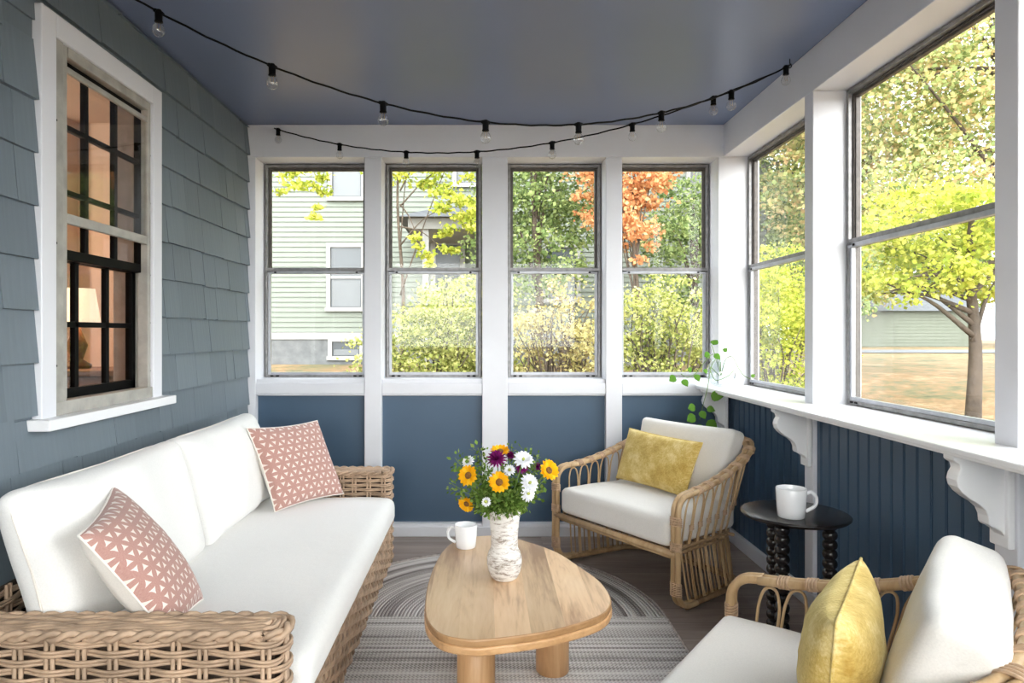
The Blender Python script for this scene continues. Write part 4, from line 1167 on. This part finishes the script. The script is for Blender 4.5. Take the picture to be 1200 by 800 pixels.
tree('shrub', -.75,8.6,1.5, [(-.1,0,.75,.65,.5,.65),(.25,.1,1.25,.5,.45,.5)], 3600,.075,'lf_yellow','yellow green shrub in front of the house entrance, second back window','shrub',group=SH,seed=1,twigs=22,trunk=False)
tree('shrub', .05,9.2,1.6, [(0,0,.7,.6,.5,.65),(-.2,.2,1.4,.5,.5,.5)], 3000,.075,'lf_yellow','yellow green shrub behind the wide post between the middle windows','shrub',group=SH,seed=2,twigs=18,trunk=False)
tree('shrub', .85,8.0,1.6, [(0,0,.8,.55,.5,.7),(.1,.1,1.3,.55,.5,.45)], 2000,.07,'lf_dry','twiggy half bare thicket low in the third back window','shrub',group=SH,seed=3,twigs=60,trunk=False)
tree('shrub', 2.1,8.2,1.6, [(0,0,.75,.75,.5,.65),(.2,.1,1.35,.7,.5,.45)], 3200,.07,'lf_yellow','pale yellow shrub low in the fourth back window','shrub',group=SH,seed=4,twigs=40,trunk=False)
tree('shrub', 3.4,8.4,1.7, [(0,0,.75,.75,.5,.7),(.1,.1,1.4,.6,.5,.5)], 3200,.07,'lf_bright','bright green shrub low in the far right window','shrub',group=SH,seed=5,twigs=20,trunk=False)
tree('shrub', 4.0,9.6,2.0, [(0,0,.9,.8,.6,.85),(.2,0,1.7,.7,.5,.5)], 3600,.075,'lf_bright','tall bright green shrub beside the farther right window','shrub',group=SH,seed=6,twigs=20,trunk=False)
tree('tree', .9,11.6,4.6, [(-.1,0,2.3,1.0,.7,.9),(.3,.3,3.4,1.2,.8,.9),(.1,0,4.6,1.1,.8,.9)], 6500,.11,'lf_green','green leafy tree filling the third back window','tree',.09,TR,7,10)
tree('tree', 2.35,10.6,4.3, [(-.1,0,2.6,.42,.4,.75),(-.1,0,3.6,.75,.5,.6),(-.35,.2,3.1,.5,.4,.6)], 2600,.12,'lf_orange','orange maple in the upper half of the fourth back window','tree',.05,TR,8,8)
tree('tree', 3.7,12.0,3.8, [(0,0,2.2,.9,.6,.9),(.2,.2,3.0,.8,.6,.6)], 3200,.10,'lf_green','light green sapling beside the orange maple','tree',.07,TR,9,8)
tree('tree', -1.35,11.0,4.9, [(.85,0,3.0,.5,.4,.45),(.3,0,3.7,.8,.5,.3),(.95,.2,4.2,.6,.5,.4),(.6,0,2.3,.35,.3,.4)], 1500,.12,'lf_bright','yellow green branches hanging over the entrance canopy in the second back window','tree',.04,TR,10,7)
tree('tree', -2.7,10.2,5.2, [(.0,0,3.65,.85,.4,.22),(.5,.1,3.8,.65,.4,.25),(-.2,0,3.25,.6,.3,.22),(.2,0,2.9,.2,.2,.35)], 900,.11,'lf_bright','thin leafy branch hanging in the top of the first back window','tree',.03,TR,11,8,trunk=False,twigs=0)
# right side
tree('tree', 5.66,7.9,3.0, [(-.55,.2,1.75,.75,.7,.28),(.7,.1,1.95,.8,.7,.42),(-.3,0,2.35,1.0,.8,.38),(.3,0,1.62,.45,.5,.2),(-.95,.1,1.55,.35,.5,.25)], 4200,.10,'lf_bright','bright yellow maple with a bare dark trunk outside the nearest right window','tree',.088,TR,12,14)
tree('tree', 8.75,10.8,7.6, [(-2.2,0,3.1,1.2,1.0,.8),(-.75,0,3.0,1.1,1.0,.8),(-1.95,0,4.7,1.5,1.1,1.0),(-.45,0,4.6,1.3,1.1,1.0),(-1.5,0,6.4,2.1,1.3,1.1),(-1.15,0,8.0,1.8,1.2,.9)], 12500,.125,'lf_mixed','turning green and orange maple filling the top of the nearest right window','tree',.13,TR,13,16,lean=-.4)
tree('tree', 7.3,13.6,7.0, [(0,0,3.5,1.6,1.2,1.1),(.4,0,5.2,1.9,1.3,1.2),(-.6,0,6.6,1.5,1.2,1.0),(-1.2,0,4.3,.9,1,.8)], 7500,.15,'lf_mixed','green and orange tree in the top of the farther right window','tree',.14,TR,14,12)
tree('tree', 6.4,15.8,6.5, [(0,0,2.4,1.4,1.0,1.4),(.3,0,4.4,1.5,1.0,1.1),(-.5,0,6.0,1.2,1.0,.9)], 6500,.13,'lf_green','green tree behind the bright shrub in the farther right window','tree',.12,TR,15,8)
far = [(12,26,7,'lf_green'),(17,33,8,'lf_mixed'),(26,40,9,'lf_green'),(33,38,9,'lf_mixed'),(22,42,9,'lf_yellow'),(10,30,8,'lf_green'),(30,30,8,'lf_yellow'),(40,36,9,'lf_green'),(29,45,10,'lf_mixed')]
fl = ['green tree far off through the farther right window','turning tree left of the far garage','green tree behind the far garage, right of its middle','turning tree right of the far garage','yellow tree directly behind the far garage','dense green tree at the far left of the yard','yellow tree far right of the yard, nearer than its neighbours','green tree at the far right edge of the yard','turning tree farthest back behind the garage']
for i, (x,y,h,mt) in enumerate(far):
    tree('tree', x,y,h, [(0,0,h*.62,h*.34,h*.3,h*.34),(h*.12,0,h*.36,h*.28,h*.2,h*.2)], 2800, .34, mt, fl[i], 'tree', .2, 'distant trees', 30+i, 8)

# ------------------------------------------------------------------ light, camera
wd = bpy.data.worlds.new('overcast_sky'); bpy.context.scene.world = wd; wd.use_nodes = True
t = wd.node_tree; bg = t.nodes['Background']
tc = t.nodes.new('ShaderNodeTexCoord'); sep = t.nodes.new('ShaderNodeSeparateXYZ'); t.links.new(tc.outputs['Generated'], sep.inputs[0])
f = mathn(t, 'MULTIPLY_ADD', sep.outputs[1], -.5, .5)       # sky made brighter behind the camera, as added fill for the porch
cl = ramp(t, f, [(0,(.86,.92,1.0)),(1,(1.0,.97,.94))])
t.links.new(cl, bg.inputs[0])
st = mathn(t, 'MULTIPLY_ADD', mathn(t,'POWER',f,2.0), 2.2, 1.1)
t.links.new(st, bg.inputs[1])
cam_d = bpy.data.cameras.new('camera'); cam_d.lens = 24; cam_d.sensor_width = 36; cam_d.shift_x = 33/1200; cam_d.shift_y = -10/1200
cam_d.clip_start = .02
co = bpy.data.objects.new('camera', cam_d); co.location = (0,0,1.21); co.rotation_euler = (PI/2,0,0); C.objects.link(co)
sc = bpy.context.scene; sc.camera = co
sc.view_settings.view_transform = 'Standard'; sc.view_settings.look = 'None'; sc.view_settings.gamma = 1; sc.view_settings.exposure = 2.18
sc.view_settings.use_curve_mapping = False
sc.cycles.use_denoising = True
sc.cycles.max_bounces = 10; sc.cycles.diffuse_bounces = 6; sc.cycles.transparent_max_bounces = 16
sc.cycles.sample_clamp_indirect = 6
